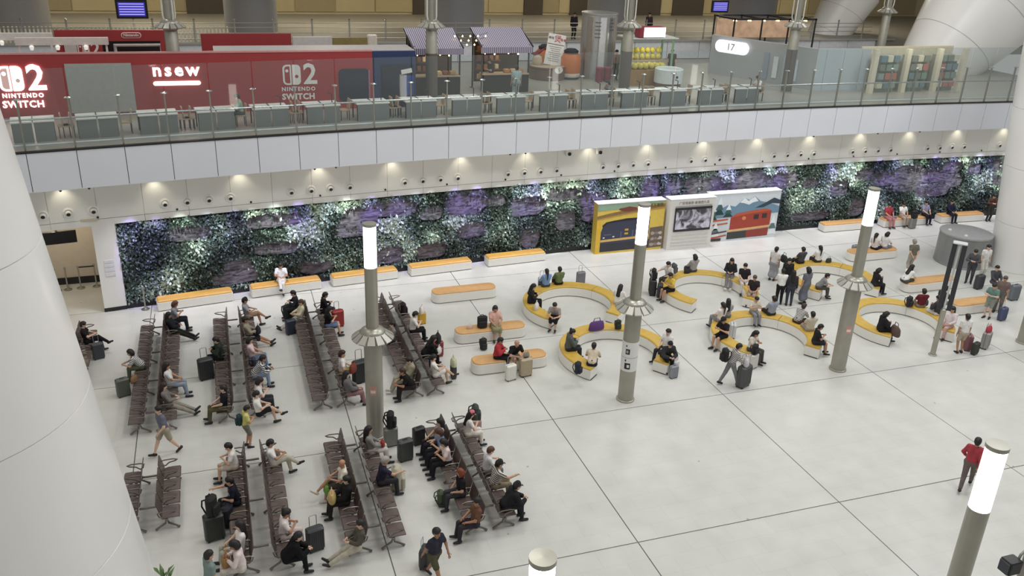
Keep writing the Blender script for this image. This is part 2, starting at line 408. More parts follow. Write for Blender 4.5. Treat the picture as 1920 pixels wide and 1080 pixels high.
# balustrade
def _glass(nt, b):
    L = nt.links; nt.nodes.remove(b); out = nt.nodes['Material Output']
    tr = nt.nodes.new('ShaderNodeBsdfTransparent'); tr.inputs[0].default_value = (.90, .93, .93, 1)
    gl = nt.nodes.new('ShaderNodeBsdfGlossy'); gl.inputs['Roughness'].default_value = .03
    fr = nt.nodes.new('ShaderNodeFresnel'); fr.inputs[0].default_value = 1.45
    mu = nt.nodes.new('ShaderNodeMath'); mu.operation = 'MULTIPLY_ADD'; mu.inputs[1].default_value = .16; mu.inputs[2].default_value = .015; L.new(fr.outputs[0], mu.inputs[0])
    df = nt.nodes.new('ShaderNodeBsdfDiffuse'); df.inputs[0].default_value = (*lin('#dfe6e6'), 1)
    m0 = nt.nodes.new('ShaderNodeMixShader'); m0.inputs[0].default_value = .045; L.new(tr.outputs[0], m0.inputs[1]); L.new(df.outputs[0], m0.inputs[2])
    mx = nt.nodes.new('ShaderNodeMixShader'); L.new(mu.outputs[0], mx.inputs[0]); L.new(m0.outputs[0], mx.inputs[1]); L.new(gl.outputs[0], mx.inputs[2]); L.new(mx.outputs[0], out.inputs[0])
GLASS = node_mat('glass', _glass)
bal = thing('glass_balustrade', 'tall frameless glass balustrade with steel posts along the balcony edge', 'balustrade', (0, 0, 0))
for i, X in enumerate(posts):
    if i+1 < len(posts):
        mb = MB(); a, b, c, d = wp(X+.02, FO-.13), wp(X+PW-.02, FO-.13), wp(X+PW-.02, FO-.145), wp(X+.02, FO-.145)
        mb.prism([a, b, c, d], 7.2, 9.97); mb.build('pane', GLASS, bal)
    p = wp(X, FO-.24)
    ps = MB().box((p[0], p[1], 7.99), (.055, .09, 1.86)).build('post', STEEL, bal)
    MB().lathe([(.0, 0), (.13, 0), (.13, .02), (.05, .05), (0, .05)], 12, (p[0], p[1], 8.9)).build('post_cap', CHROME, ps)
hr = MB(); hr.tube([(*wp(-13+59*k/60, FO-.34), 8.18) for k in range(61)], .035, 8); hr.build('handrail', CHROME, bal, True)
hr = MB(); hr.tube([(*wp(-13+59*k/60, FO-.3), 7.28) for k in range(61)], .04, 6); hr.build('bottom_rail', mat('#dfe0e0', .4), bal, True)

# ---- lamps under the balcony: wash lights on the band, coloured projectors on the garden
def spot(parent, loc, tgt, watts, col, ang, blend=.6, size=.08):
    l = bpy.data.lights.new('lamp_light', 'SPOT'); l.energy = watts; l.color = col; l.spot_size = R(ang); l.spot_blend = blend; l.shadow_soft_size = size
    o = bpy.data.objects.new('lamp_light', l); COL.objects.link(o); o.parent = parent; o.location = loc
    d = Vector(tgt)-Vector(loc); o.rotation_euler = d.to_track_quat('-Z', 'Y').to_euler()
    return o
DL = MB().lathe([(.0, .02), (.09, .02), (.11, 0), (.13, 0), (.13, .05), (.0, .05)], 14).mesh('trim_ring', True)
LENS = MB().lathe([(0, .012), (.085, .012)], 12, cap=False).mesh('lens')
LAMP = mat('#fff3da', .5, var=0, emit=6.)
X = -9.1
while X < 45:
    p = wp(X, .42); o = thing('downlight', 'small recessed downlight under the balcony washing the cream band', 'light', (p[0], p[1], 5.6), 0, 'downlights under the balcony')
    obj('trim_ring', DL, WHITE, o); obj('lens', LENS, LAMP, o)
    spot(o, (0, 0, -.04), (0, .12, -1), 26, (1, .93, .72), 95, .9)
    X += 3.25
PJ = MB().box((0, 0, 0), (.14, .12, .06)).mesh('lamp_body'); PJA = MB().box((0, 0, -.033), (.1, .08, .01)).mesh('lens')
k = 0; X = -7.0
VIO, WHI, BLU = ((.42, .32, 1.0), 760), ((.86, 1.0, .84), 680), ((.6, .68, 1.0), 640)
seq = [VIO, VIO, WHI, BLU, VIO, WHI, WHI, VIO, BLU, WHI, VIO, VIO, BLU, WHI]
while X < 44.5:
    p = wp(X, 1.3); o = thing('projector', 'flush projector under the balcony aimed at the vertical garden', 'light', (p[0], p[1], 5.625), 0, 'garden projectors under the balcony')
    obj('lamp_body', PJ, WHITE, o); obj('lens', PJA, mat('#d9d6e6', .3), o)
    c, wt = seq[k % len(seq)]
    spot(o, (0, 0, -.06), (rr.uniform(-.3, .3), 1.36, 1.95-5.56), wt*rr.uniform(.75, 1.3), c, rr.uniform(27, 31), .85, .05)
    if k % 3 == 0: spot(o, (0, 0, -.06), (0, -.35, -5.6), 420, (.90, .88, 1.0), 84, 1., .1)  # second spot added to brighten the floor along the wall
    X += rr.uniform(.85, 1.15); k += 1
for (px, py) in ((118, 353), (168, 348), (579, 313), (619, 310), (954, 290), (984, 288), (1320, 269), (1545, 259), (1668, 249), (1747, 245)):
    q = atY(px, py, 13.0); q = wp(q[0], FO-.05); o = MB().lathe([(.05, 0), (.05, -.06), (.02, -.09), (0, -.09)], 8).build('sensor', BLACK); o.location = (q[0], q[1], 5.64)
    tag(o, 'tiny black sensor hanging under the balcony fascia', 'sensor', 'sensors under the balcony fascia')
for (px, py, lab) in ((1070, 288, 'white box security camera on the band, the left of the two'), (1128, 285, 'white box security camera on the band, the right of the two')):
    p = atY(px, py, 14.3); o = thing('security_camera', lab, 'camera', (p[0], 14.55, p[2]), R(-12))
    MB().rbox((0, -.05, 0), (.3, .4, .34), .05).build('housing', WHITE, o); ln = MB().lathe([(.085, 0), (.085, .03), (0, .05)], 12).build('lens', BLACK, o); ln.rotation_euler = (PI/2, 0, 0)
    ln.location = (0, -.25, -.02); MB().tube([(0, 0, .1), (0, .05, .3), (0, .4, .32)], .025).build('bracket', WHITE, o)

# ---- big round columns
COLW = mat('#f2f1ee', .28, var=.015, nscale=.6, spec=.6)
def column(name, label, x, y, prof, joints, n=64, z0=0., lean=(0, 0)):
    o = thing(name, label, 'column', (x, y, z0))
    zs = [prof[0][1]]+joints+[prof[-1][1]]
    def rad(z): return float(np.interp(z, [p[1] for p in prof], [p[0] for p in prof]))
    for i in range(len(zs)-1):
        a, b = zs[i]+(.005 if i else 0), zs[i+1]-.005
        m_ = MB().lathe([(rad(a)-.02, a), (rad(a), a+.01)]+[(rad(a+(b-a)*q/3), a+.01+(b-a-.02)*q/3) for q in (1, 2)]+[(rad(b), b-.01), (rad(b)-.02, b)], n)
        m_.v = [(p[0]+lean[0]*p[2], p[1]+lean[1]*p[2], p[2]) for p in m_.v]
        m_.build('cladding', COLW, o, True)
    m_ = MB().lathe([(rad(z)-.03, z) for z in np.linspace(zs[0], zs[-1], 6)], 32); m_.v = [(p[0]+lean[0]*p[2], p[1]+lean[1]*p[2], p[2]) for p in m_.v]
    m_.build('core', mat('#b5b4b0', .7), o, True)
    return o
column('round_column', 'huge white tapering round column filling the left edge', -8.5, -8, [(3.57, 0), (1.9, 14)], [1.8, 4.6, 7.4, 10.2])
column('round_column', 'white flared round column at the right edge beside the grey booth', 34.4, 7.6, [(1.12, 0), (1.9, 8.2), (2.3, 14)], [2.4, 5.2, 8, 10.8])
# ================================================================== lamp poles
LIT = mat('#fffaf0', .4, var=0, emit=7.)
PETAL = mat('#b4b2aa', .4, .55, var=.04)
def pole_meshes():
    d = {}
    d['base_ring'] = MB().lathe([(.32, 0), (.32, .05), (.29, .07), (.285, .07)], 28).mesh('base_ring', True)
    d['lower_shaft'] = MB().lathe([(.275, .05), (.275, 3.3), (.25, 3.34)], 28).mesh('lower_shaft', True)
    d['collar_cone'] = MB().lathe([(.2, 3.28), (.3, 3.4), (.4, 3.62), (.4, 3.7), (.34, 3.78), (.25, 3.84), (.19, 3.86)], 28).mesh('collar_cone', True)
    d['upper_shaft'] = MB().lathe([(.19, 3.8), (.19, 5.8)], 24).mesh('upper_shaft', True)
    pt = MB(); w0, w1 = .078, .118
    P = [(.37, -w0, 3.72), (.37, w0, 3.72), (.64, w1, 3.52), (.64, -w1, 3.52)]; Q = [(p[0]-.03, p[1], p[2]-.05) for p in P]
    pt.add(P+Q, [(0, 1, 2, 3), (7, 6, 5, 4), (0, 4, 5, 1), (1, 5, 6, 2), (2, 6, 7, 3), (3, 7, 4, 0)]); d['petal'] = pt.mesh('petal')
    d['light_tube'] = MB().lathe([(.185, 5.8), (.185, 7.08)], 24).mesh('light_tube', True)
    d['top_cap'] = MB().lathe([(.2, 7.07), (.2, 7.15), (.0, 7.16)], 24).mesh('top_cap', True)
    d['arm'] = MB().tube([(.24, 0, 3.75), (.3, 0, 4.0), (.3, 0, 5.0)], .035, 6).mesh('lamp_arm')
    return d
PM = pole_meshes()
def lamp_pole(x, y, z, label, lit=True, wrap=False, sticker=True):
    o = thing('lamp_pole', label, 'lamp pole', (x, y, z), R(7), 'steel lamp poles in rows')
    obj('base_ring', PM['base_ring'], STEELD, o); obj('lower_shaft', PM['lower_shaft'], STEELD, o)
    obj('collar_cone', PM['collar_cone'], STEEL, o); obj('upper_shaft', PM['upper_shaft'], STEEL, o)
    for k in range(13): obj('petal', PM['petal'], PETAL, o, rz=2*PI*k/13)
    if lit:
        obj('light_tube', PM['light_tube'], LIT, o); obj('top_cap', PM['top_cap'], STEEL, o)
    else:
        for k in range(4): obj('lamp_arm', PM['arm'], mat('#d5d3cc', .3), o, rz=PI/2*k+.5)
        MB().lathe([(.19, 5.8), (.19, 7.6)], 20).build('upper_shaft', STEEL, o, True)
    if wrap: MB().lathe([(.285, .06), (.285, 2.3), (.276, 2.31)], 28).build('wrap', mat('#5f5650', .6), o, True)
    if sticker and lit:
        st = MB()
        for (z0, z1, rr_) in ((1.62, 1.95, .279),): st.lathe([(rr_, z0), (rr_, z1)], 6, cap=False, a0=R(225), a1=R(268))
        st.build('sticker', mat('#c9988a', .5), o); MB().lathe([(.281, 1.7), (.281, 1.8)], 5, cap=False, a0=R(230), a1=R(262)).build('sticker_stripe', mat('#e9d9d0', .5), o)
    return o
lamp_pole(.66, .56, 0, 'glowing steel lamp pole standing among the seat rows on the left')
p2 = lamp_pole(9.45, .6, 0, 'glowing steel lamp pole with a white notice sleeve beside the yellow ring seats', sticker=False)
lamp_pole(18.33, .56, 0, 'glowing steel lamp pole right of the middle ring seats')
lamp_pole(27.55, .55, 0, 'steel lamp pole cut off by the right edge of the picture')
lamp_pole(9.29, -13.6, 0, 'glowing lamp pole top close by at the lower right corner')
lamp_pole(.55, -14.15, 0, 'glowing lamp pole top showing at the bottom edge of the picture')
wsl = MB(); wsl.lathe([(.284, 1.22), (.284, 2.32)], 28); wsl.build('notice_sleeve', mat('#e3e3e0', .5, var=.02), p2, True)
MB().lathe([(.287, 1.74), (.287, 1.755)], 28, cap=False).build('sleeve_seam', mat('#9c9c98', .6), p2)
for (z0, z1, a0, a1) in ((1.88, 2.08, 205, 235), (2.16, 2.22, 205, 214), (1.32, 1.55, 205, 245), (1.6, 1.68, 205, 214)):
    MB().lathe([(.288, z0), (.288, z1)], 6, cap=False, a0=R(a0), a1=R(a1)).build('printed_block', mat('#23242a', .6), p2)
for (z0, z1, a0, a1) in ((1.93, 2.03, 212, 216), (1.93, 2.03, 220, 224), (1.38, 1.49, 222, 238)):
    MB().lathe([(.2895, z0), (.2895, z1)], 4, cap=False, a0=R(a0), a1=R(a1)).build('printed_mark', mat('#e3e3e0', .5, var=.02), p2)

# ================================================================== ring seats and benches
YEL = mat('#cfab4c', .36, var=.07, nscale=4); ORG = mat('#d2a46c', .36, var=.07, nscale=4)
SEATW = mat('#eceae4', .4, var=.015)
RINGS = dict(A=(10.45, 7.95), B=(10.4, 3.53), C=(17.0, 7.92), D=(16.82, 3.2), E=(23.36, 7.7), F=(23.24, 3.03))
RI, RO = 1.58, 2.17
RLAB = dict(A='yellow and white ring seat at the far left of the cluster, beside the plain bench', B='yellow and white ring seat right behind the notice-sleeved lamp pole',
            C='yellow and white ring seat in the middle of the far row, facing the train mural', D='yellow and white ring seat in the middle of the near row, with most sitters',
            E='yellow ring seat at the right of the far row, behind the right lamp pole', F='yellow ring seat at the right of the near row, beside the thin sign post')
A0, A1 = R(-54), R(221)
def arc_solid(r0, r1, z0, z1, n, a0, a1, ch=.0):
    mb = MB(); V = []
    prof = [(r0, z0), (r1, z0), (r1, z1-ch), (r1-ch, z1), (r0+ch, z1), (r0, z1-ch)]; N = len(prof)
    for k in range(n+1):
        a = a0+(a1-a0)*k/n; V += [(p[0]*math.cos(a), p[0]*math.sin(a), p[1]) for p in prof]
    F = [(k*N+i, k*N+(i+1) % N, (k+1)*N+(i+1) % N, (k+1)*N+i) for k in range(n) for i in range(N)]
    F += [tuple(range(N-1, -1, -1)), tuple(n*N+i for i in range(N))]
    return mb.add(V, F)
NB = 3; das = (A1-A0)/NB
RBASE = arc_solid(RI, RO, .035, .4, 14, 0, das-.006, 0).mesh('base_segment', True)
RKICK = arc_solid(RI+.04, RO-.04, 0, .04, 14, 0, das, 0).mesh('plinth', True)
RTOP = arc_solid(RI+.01, RO-.01, .4, .475, 14, .004, das-.01, .03).mesh('cushion', True)
for kx, (cx, cy) in RINGS.items():
    o = thing('ring_seat', RLAB[kx], 'bench', (cx, cy, 0), 0, 'yellow ring seats')
    for s_ in range(NB):
        a = A0+das*s_
        bs = obj('base_segment', RBASE, SEATW, o, rz=a); obj('plinth', RKICK, DARK, bs); obj('cushion', RTOP, YEL, bs)
def pill(L, W, r, z0, z1, ch=0.):
    mb = MB(); pts = []; n = 6
    for (sx, sy, a0) in ((1, 1, 0), (-1, 1, 90), (-1, -1, 180), (1, -1, 270)):
        for k in range(n+1):
            a = R(a0+90*k/n); pts.append((sx*(L/2-r)+r*math.cos(a), sy*(W/2-r)+r*math.sin(a)))
    N = len(pts); V = []
    for zz, q in ((z0, 0), (z1-ch, 0), (z1, ch)): V += [(p[0]*(1-2*q/L), p[1]*(1-2*q/W), zz) for p in pts]
    F = [(i*N+j, i*N+(j+1) % N, (i+1)*N+(j+1) % N, (i+1)*N+j) for i in range(2) for j in range(N)]+[tuple(range(N-1, -1, -1)), tuple(2*N+j for j in range(N))]
    return mb.add(V, F)
BM = dict(base=pill(2.9, .72, .3, .035, .41, .001).mesh('base', True), plinth=pill(2.8, .62, .28, 0, .036, .001).mesh('plinth'), cushion=pill(2.86, .68, .29, .41, .48, .03).mesh('cushion', True))
WM = dict(base=pill(3.0, .6, .05, .035, .38, .001).mesh('base', True), plinth=pill(2.94, .54, .05, 0, .036, .001).mesh('plinth'), cushion=pill(2.96, .56, .06, .38, .47, .04).mesh('cushion', True))
BENCH = {}
def bench(key, x, y, rz, label, ms=BM, top=ORG, group='free-standing benches'):
    o = thing('bench', label, 'bench', (x, y, 0), rz, group); BENCH[key] = (x, y)
    obj('base', ms['base'], SEATW, o); obj('plinth', ms['plinth'], DARK, o); obj('cushion', ms['cushion'], top, o)
bench('b1', 6.3, 10.42, R(1), 'empty tan-topped white bench nearest the garden, right of the seat rows')
bench('b2', 6.27, 6.42, R(0), 'tan-topped white bench with a woman in pink and a black bag on it')
bench('b3', 6.22, 3.86, R(0), 'tan-topped white bench with a red-jacketed sitter and a bald man')
bench('r1', 27.9, 10.4, R(0), 'tan-topped white bench behind the right lamp pole, two women on it')
bench('r2', 27.8, 6.35, R(0), 'tan-topped white bench left of the thin sign post near a woman in white')
bench('r3', 28.2, 3.75, R(0), 'tan-topped white bench behind the thin sign post, crowded with travellers')
bench('r4', 34.2, 5.2, R(0), 'orange-topped bench in front of the right-hand column')
WB = [(-4.86, 'leftmost wall bench under the garden, beside the white pier', '#dcac60'), (-1.12, 'wall bench with the man in white, second from the white pier', '#dcac60'),
      (2.38, 'wall bench behind the left lamp pole, third from the white pier', '#dcac60'), (6.0, 'wall bench fourth from the white pier, empty', '#dcac60'), (9.83, 'wall bench just left of the yellow train mural', '#dcac58'),
      (29.5, 'wall bench right of the red train mural, behind the right lamp pole', '#d4a56c'), (33.5, 'wall bench with the sitters in red and white at the far right', '#d4a56c'), (37.45, 'wall bench at the far right end, beside the big column', '#d4a56c')]
for i, (x, lab, c) in enumerate(WB):
    t_, n_ = nrm(x); p = wp(x, .62 if i < 5 else .66)
    bench('w%d' % i, p[0], p[1], math.atan2(t_[1], t_[0]), lab, WM, mat(c, .35, var=.06, nscale=4), 'white wall benches with tan tops')

# ================================================================== beam seating
BROWN = mat('#6a5c57', .38, .25, var=.07, nscale=14); BROWNB = mat('#5c4e49', .4, .25, var=.07, nscale=14); FRAME = mat('#7d766e', .35, .6, var=.05)
def slab_curve(path, w, th, nw=2):
    """sheet swept along an XZ path, width along Y with rounded corners left to the path ends"""
    mb = MB(); P = [Vector((p[0], 0, p[1])) for p in path]; N = len(P); V = []
    for i in range(N):
        t = (P[min(i+1, N-1)]-P[max(i-1, 0)]).normalized(); nn = Vector((-t.z, 0, t.x))
        wi = w*(.9 if i in (0, N-1) else 1)
        for (sy, sn) in ((-1, 0), (1, 0), (1, 1), (-1, 1)): V.append(P[i]+Vector((0, sy*wi/2, 0))+nn*(th*sn))
    F = [(i*4+k, i*4+(k+1) % 4, (i+1)*4+(k+1) % 4, (i+1)*4+k) for i in range(N-1) for k in range(4)]+[(3, 2, 1, 0), tuple((N-1)*4+k for k in range(4))]
    return mb.add(V, F)
SP = .62
SEAT = slab_curve([(.34, .40), (.31, .43), (.1, .435), (-.08, .41), (-.12, .415)], .55, .02).mesh('seat', True)
BACK = slab_curve([(-.1, .46), (-.12, .52), (-.16, .7), (-.2, .86), (-.21, .89)], .55, .02).mesh('backrest', True)
ARM = MB().tube([(-.2, 0, .62), (-.1, 0, .65), (.14, 0, .655), (.26, 0, .62), (.2, 0, .59), (.02, 0, .55), (-.08, 0, .46), (-.16, 0, .5)], .02, 5, closed=True).mesh('armrest', True)
LEGM = MB().tube([(.3, 0, .025), (.2, 0, .1), (.04, 0, .2), (0, 0, .36), (-.04, 0, .2), (-.2, 0, .1), (-.3, 0, .025)], [.035, .025, .028, .04, .028, .025, .035], 6).mesh('leg', True)
ROWX = {}
def seat_row(key, xl, ys, d, label, tie=False):
    """xl: leg line; ys: seat centres (far to near); d=+1 faces +X, -1 faces -X"""
    o = thing('beam_seating', label, 'seating', (xl, 0, 0), 0 if d > 0 else PI, 'brown metal seat rows'); ROWX[key] = xl+d*.1
    sg = 1 if d > 0 else -1
    ya, yb = max(ys)+SP/2, min(ys)-SP/2
    MB().box((0, sg*(ya+yb)/2, .37), (.07, abs(ya-yb)+.02, .06)).build('beam', FRAME, o)
    for y in ys:
        obj('seat', SEAT, BROWN, o, (0, sg*y, 0)); obj('backrest', BACK, BROWNB, o, (0, sg*y, 0))
    for y in sorted(ys)+[max(ys)+SP]: obj('armrest', ARM, FRAME, o, (0, sg*(y-SP/2), 0))
    nl = max(2, len(ys)//4+1)
    for k in range(nl): obj('leg', LEGM, FRAME, o, (0, sg*(yb+.12+(ya-yb-.24)*k/(nl-1)), 0))
    if tie:
        for k in range(nl): MB().box((-.38, sg*(yb+.5+(ya-yb-1.0)*k/(nl-1)), .5), (.42, .05, .04)).build('tie_bar', FRAME, o)
far = [2.77+SP*k for k in range(12)]
seat_row('R0', -8.6, [5.9+SP*k for k in range(7)], 1, 'brown seat row half hidden behind the left column')
seat_row('R1', -6.39, far, -1, 'far brown seat row facing left, first right of the left column', True)
seat_row('R2', -5.63, far, 1, 'far brown seat row facing right, back to back with the first left-facing row')
seat_row('R3', -3.76, far, -1, 'far brown seat row facing left with the big black suitcase in front', True)
seat_row('R4', -2.90, far, 1, 'far brown seat row facing right holding a line of six people', )
seat_row('R5', -.74, far, -1, 'far brown seat row facing left with an almost empty run left of the lamp pole', True)
seat_row('R6', .03, far, 1, 'far brown seat row facing right toward the left lamp pole')
seat_row('R7', 2.38, far, -1, 'far brown seat row facing left just right of the left lamp pole', True)
seat_row('R8', 3.12, far, 1, 'rightmost far brown seat row, facing the plain benches')
seat_row('B1', -6.3, [-.45-SP*k for k in range(4)], -1, 'short empty near seat row touching the left column', True)
seat_row('B2', -5.46, [-.45-SP*k for k in range(4)], 1, 'short empty near seat row of four facing right')
near = [-.35-SP*k for k in range(8)]
seat_row('B3', -3.55, near, -1, 'near seat row facing left beside the tall black luggage', True)
seat_row('B4', -2.68, near, 1, 'near seat row facing right with the man in white using a phone')
seat_row('B5', -.72, near, -1, 'near seat row facing left with the bald man in white', True)
seat_row('B6', .15, near, 1, 'near seat row facing right at the foot of the left lamp pole')
seat_row('B7', 2.42, near, -1, 'near seat row facing left with three women side by side', True)
seat_row('B8', 3.2, near, 1, 'near seat row facing right with the woman in the pink cap')
# ================================================================== people
def smin(a, b, k):
    h = np.clip(.5+.5*(b-a)/k, 0, 1); return b*(1-h)+a*h-k*h*(1-h)
def sdf_mesh(name, caps, h=.026, k=.03):
    A = np.array([c[0] for c in caps], float); B = np.array([c[1] for c in caps], float); ra = np.array([c[2] for c in caps]); rb = np.array([c[3] for c in caps])
    rm = np.maximum(ra, rb); lo = np.minimum(A, B).min(0)-rm.max()-3*h; hi = np.maximum(A, B).max(0)+rm.max()+3*h
    n = np.ceil((hi-lo)/h).astype(int)+1; D = np.full(n, .5); ax = [lo[i]+h*np.arange(n[i]) for i in range(3)]
    for a, b, r0, r1 in zip(A, B, ra, rb):
        m = max(r0, r1)+k+3*h; i0 = np.maximum(((np.minimum(a, b)-m-lo)/h).astype(int), 0); i1 = np.minimum(((np.maximum(a, b)+m-lo)/h).astype(int)+2, n)
        sl = tuple(slice(i0[q], i1[q]) for q in range(3))
        P = np.stack(np.meshgrid(*[ax[q][sl[q]] for q in range(3)], indexing='ij'), -1); ba = b-a; L = max(ba@ba, 1e-9)
        t = np.clip(((P-a)@ba)/L, 0, 1); d = np.linalg.norm(P-a-t[..., None]*ba, axis=-1)-(r0+(r1-r0)*t)
        D[sl] = smin(D[sl], d, k)
    return nets(name, D, lo, h)
def nets(name, D, lo, h):
    s = D < 0; n = np.array(D.shape); c = np.zeros(n-1, int); off = [(i, j, k) for i in (0, 1) for j in (0, 1) for k in (0, 1)]
    sub = lambda A, o: A[o[0]:o[0]+n[0]-1, o[1]:o[1]+n[1]-1, o[2]:o[2]+n[2]-1]
    for o in off: c += sub(s, o)
    mix = (c > 0) & (c < 8); idx = -np.ones(n-1, int); cells = np.argwhere(mix); idx[mix] = np.arange(len(cells))
    acc = np.zeros((len(cells), 3)); cnt = np.zeros(len(cells))
    for a in range(3):
        for o in off:
            if o[a]: continue
            o2 = list(o); o2[a] = 1; d0 = D[tuple((cells+o).T)]; d1 = D[tuple((cells+o2).T)]; m = (d0 < 0) != (d1 < 0)
            t = np.where(m, d0/np.where(m, d0-d1, 1), 0); p = np.array(o, float)[None]+np.eye(3)[a][None]*t[:, None]
            acc += p*m[:, None]; cnt += m
    V = (cells+acc/cnt[:, None])*h+lo; F = []
    for a in range(3):
        b, c2 = (a+1) % 3, (a+2) % 3; sl0 = [slice(None)]*3; sl1 = [slice(None)]*3; sl0[a] = slice(0, -1); sl1[a] = slice(1, None)
        e = s[tuple(sl0)] != s[tuple(sl1)]; E_ = np.argwhere(e); E_ = E_[(E_[:, b] > 0) & (E_[:, c2] > 0) & (E_[:, b] < n[b]-1) & (E_[:, c2] < n[c2]-1)]
        fl_ = s[tuple(E_.T)]
        q = []
        for db, dc in ((0, 0), (-1, 0), (-1, -1), (0, -1)):
            I = E_.copy(); I[:, b] += db; I[:, c2] += dc; q.append(idx[tuple(I.T)])
        q = np.stack(q, 1); q[~fl_] = q[~fl_][:, ::-1]; F.append(q)
    F = np.concatenate(F); F = F[(F >= 0).all(1)]
    return V, F
def to_mesh(name, V, F, extra=None):
    V = [tuple(v) for v in V]; F = [tuple(int(i) for i in f) for f in F]; mi = [0]*len(F)
    if extra:
        for (v, f, m) in extra:
            o = len(V); V += [tuple(map(float, p)) for p in v]; F += [tuple(i+o for i in q) for q in f]; mi += [m]*len(f)
    me = bpy.data.meshes.new(name); me.from_pydata(V, [], F); me.polygons.foreach_set('use_smooth', [True]*len(F)); me.polygons.foreach_set('material_index', mi); me.update()
    return me
v3 = lambda *a: np.array(a, float)
def ik(a, t, l1, l2, pole):
    d = t-a; L = np.linalg.norm(d); m = (l1+l2)*.999
    if L > m: t = a+d/L*m; d = t-a; L = m
    x = (l1*l1-l2*l2+L*L)/(2*L); hh = math.sqrt(max(l1*l1-x*x, 0)); dn = d/L; p = pole-dn*(pole@dn); p /= np.linalg.norm(p)+1e-9
    return a+dn*x+p*hh, t
def rotx(v, deg, c=v3(0, 0, 0)):
    a = R(deg); p = v-c; return c+v3(p[0], p[1]*math.cos(a)+p[2]*math.sin(a), -p[1]*math.sin(a)+p[2]*math.cos(a))   # + leans forward (+Y)
# pose: (seated, lean, head_down, feet L/R, knee pole z weight, hands L/R (in space), head turn)
def P_(seat, lean, hd, fl_, fr, hl, hr, turn=0, kp=None): return dict(seat=seat, lean=lean, hd=hd, f=(fl_, fr), h=(hl, hr), turn=turn, kp=kp)
SFL, SFR = (-.11, .47, .08), (.11, .47, .08)
POSES = dict(
    phone=P_(1, 6, 34, SFL, SFR, (-.08, .3, .82), (.07, .3, .84)),
    lap=P_(1, -8, 14, SFL, (.13, .5, .08), (-.13, .28, .66), (.1, .3, .66)),
    cross=P_(1, -10, 24, (-.08, .5, .08), (-.02, .72, .36), (-.1, .28, .76), (.08, .28, .78), 0, (0, .2, 1)),
    ext=P_(1, -16, 18, (-.1, .86, .07), (.1, .8, .07), (-.1, .22, .72), (.1, .24, .72)),
    fwd=P_(1, 34, 22, SFL, SFR, (-.09, .55, .66), (.08, .55, .68)),
    doze=P_(1, -14, 42, (-.1, .62, .07), (.1, .58, .07), (-.06, .22, .74), (.06, .24, .72)),
    turn=P_(1, 2, 12, SFL, SFR, (-.16, .25, .66), (.2, .2, .62), 40),
    reach=P_(1, 12, 20, SFL, SFR, (-.12, .3, .68), (.22, .56, .86)),
    stand=P_(0, 2, 12, (-.1, .0, .08), (.1, .04, .08), (-.24, .06, .84), (.24, .06, .84)),
    sphone=P_(0, 4, 34, (-.1, .0, .08), (.1, .06, .08), (-.07, .26, 1.14), (.08, .27, 1.16)),
    behind=P_(0, 6, 26, (-.09, .0, .08), (.1, .05, .08), (-.1, -.16, .92), (.1, -.16, .92)),
    walk=P_(0, 6, 10, (-.08, -.36, .14), (.08, .36, .08), (-.22, .26, .94), (.22, -.2, .88)),
    push=P_(0, 14, 30, (-.08, -.34, .12), (.08, .3, .08), (-.14, .42, .98), (.14, .42, .98)))
ZS = .54
def skeleton(p):
    z0 = ZS if p['seat'] else .93; pel = v3(0, 0, z0); T = lambda v: rotx(v3(*v)+pel, p['lean'], pel)
    J = dict(pel=pel, waist=T((0, .0, .16)), chest=T((0, .01, .36)), neck=T((0, .0, .5)))
    nb = J['neck']; tl = p['lean']
    def H(v):
        a = R(p['turn']); w = v3(v[0]*math.cos(a)+v[1]*math.sin(a), -v[0]*math.sin(a)+v[1]*math.cos(a), v[2]); return rotx(w+nb, p['hd']*.8, nb)
    J['H'] = H; J['T'] = T
    for i, s_ in ((0, -1), (1, 1)):
        J['hip%d' % i] = pel+v3(s_*.095, 0, -.02); J['sh%d' % i] = T((s_*.175, 0, .445))
        ft = v3(*p['f'][i]); kp = v3(0, .6, .8) if p['seat'] else v3(0, 1, .1)
        if p['kp'] is not None and i == 1: kp = v3(*p['kp'])
        J['kn%d' % i], J['an%d' % i] = ik(J['hip%d' % i], ft, .43, .43, kp)
        J['el%d' % i], J['wr%d' % i] = ik(J['sh%d' % i], v3(*p['h'][i]), .28, .25, v3(s_*.8, -.35, -.6))
        sd = J['an%d' % i]-J['kn%d' % i]; sd /= np.linalg.norm(sd); fd = v3(s_*.15, 1, 0)-sd*(v3(s_*.15, 1, 0)@sd)*.75; fd /= np.linalg.norm(fd); J['fd%d' % i] = fd
    return J
SK = {k: skeleton(p) for k, p in POSES.items()}
MC = {}
def octa(c, r):
    c = np.array(c, float); r = np.array(r, float)
    return ([c+r*np.array(d) for d in ((1, 0, 0), (-1, 0, 0), (0, 1, 0), (0, -1, 0), (0, 0, 1), (0, 0, -1))], [(0, 2, 4), (2, 1, 4), (1, 3, 4), (3, 0, 4), (2, 0, 5), (1, 2, 5), (3, 1, 5), (0, 3, 5)])
def finger(p0, d, up, l, r):
    mb = MB(); p1 = p0+d*l*.5; p2 = p1+(d*.75+up*.6)*l*.5; mb.tube([p0, p1, p2], [r, r*.95, r*.7], 4); return (mb.v, mb.f, 0)
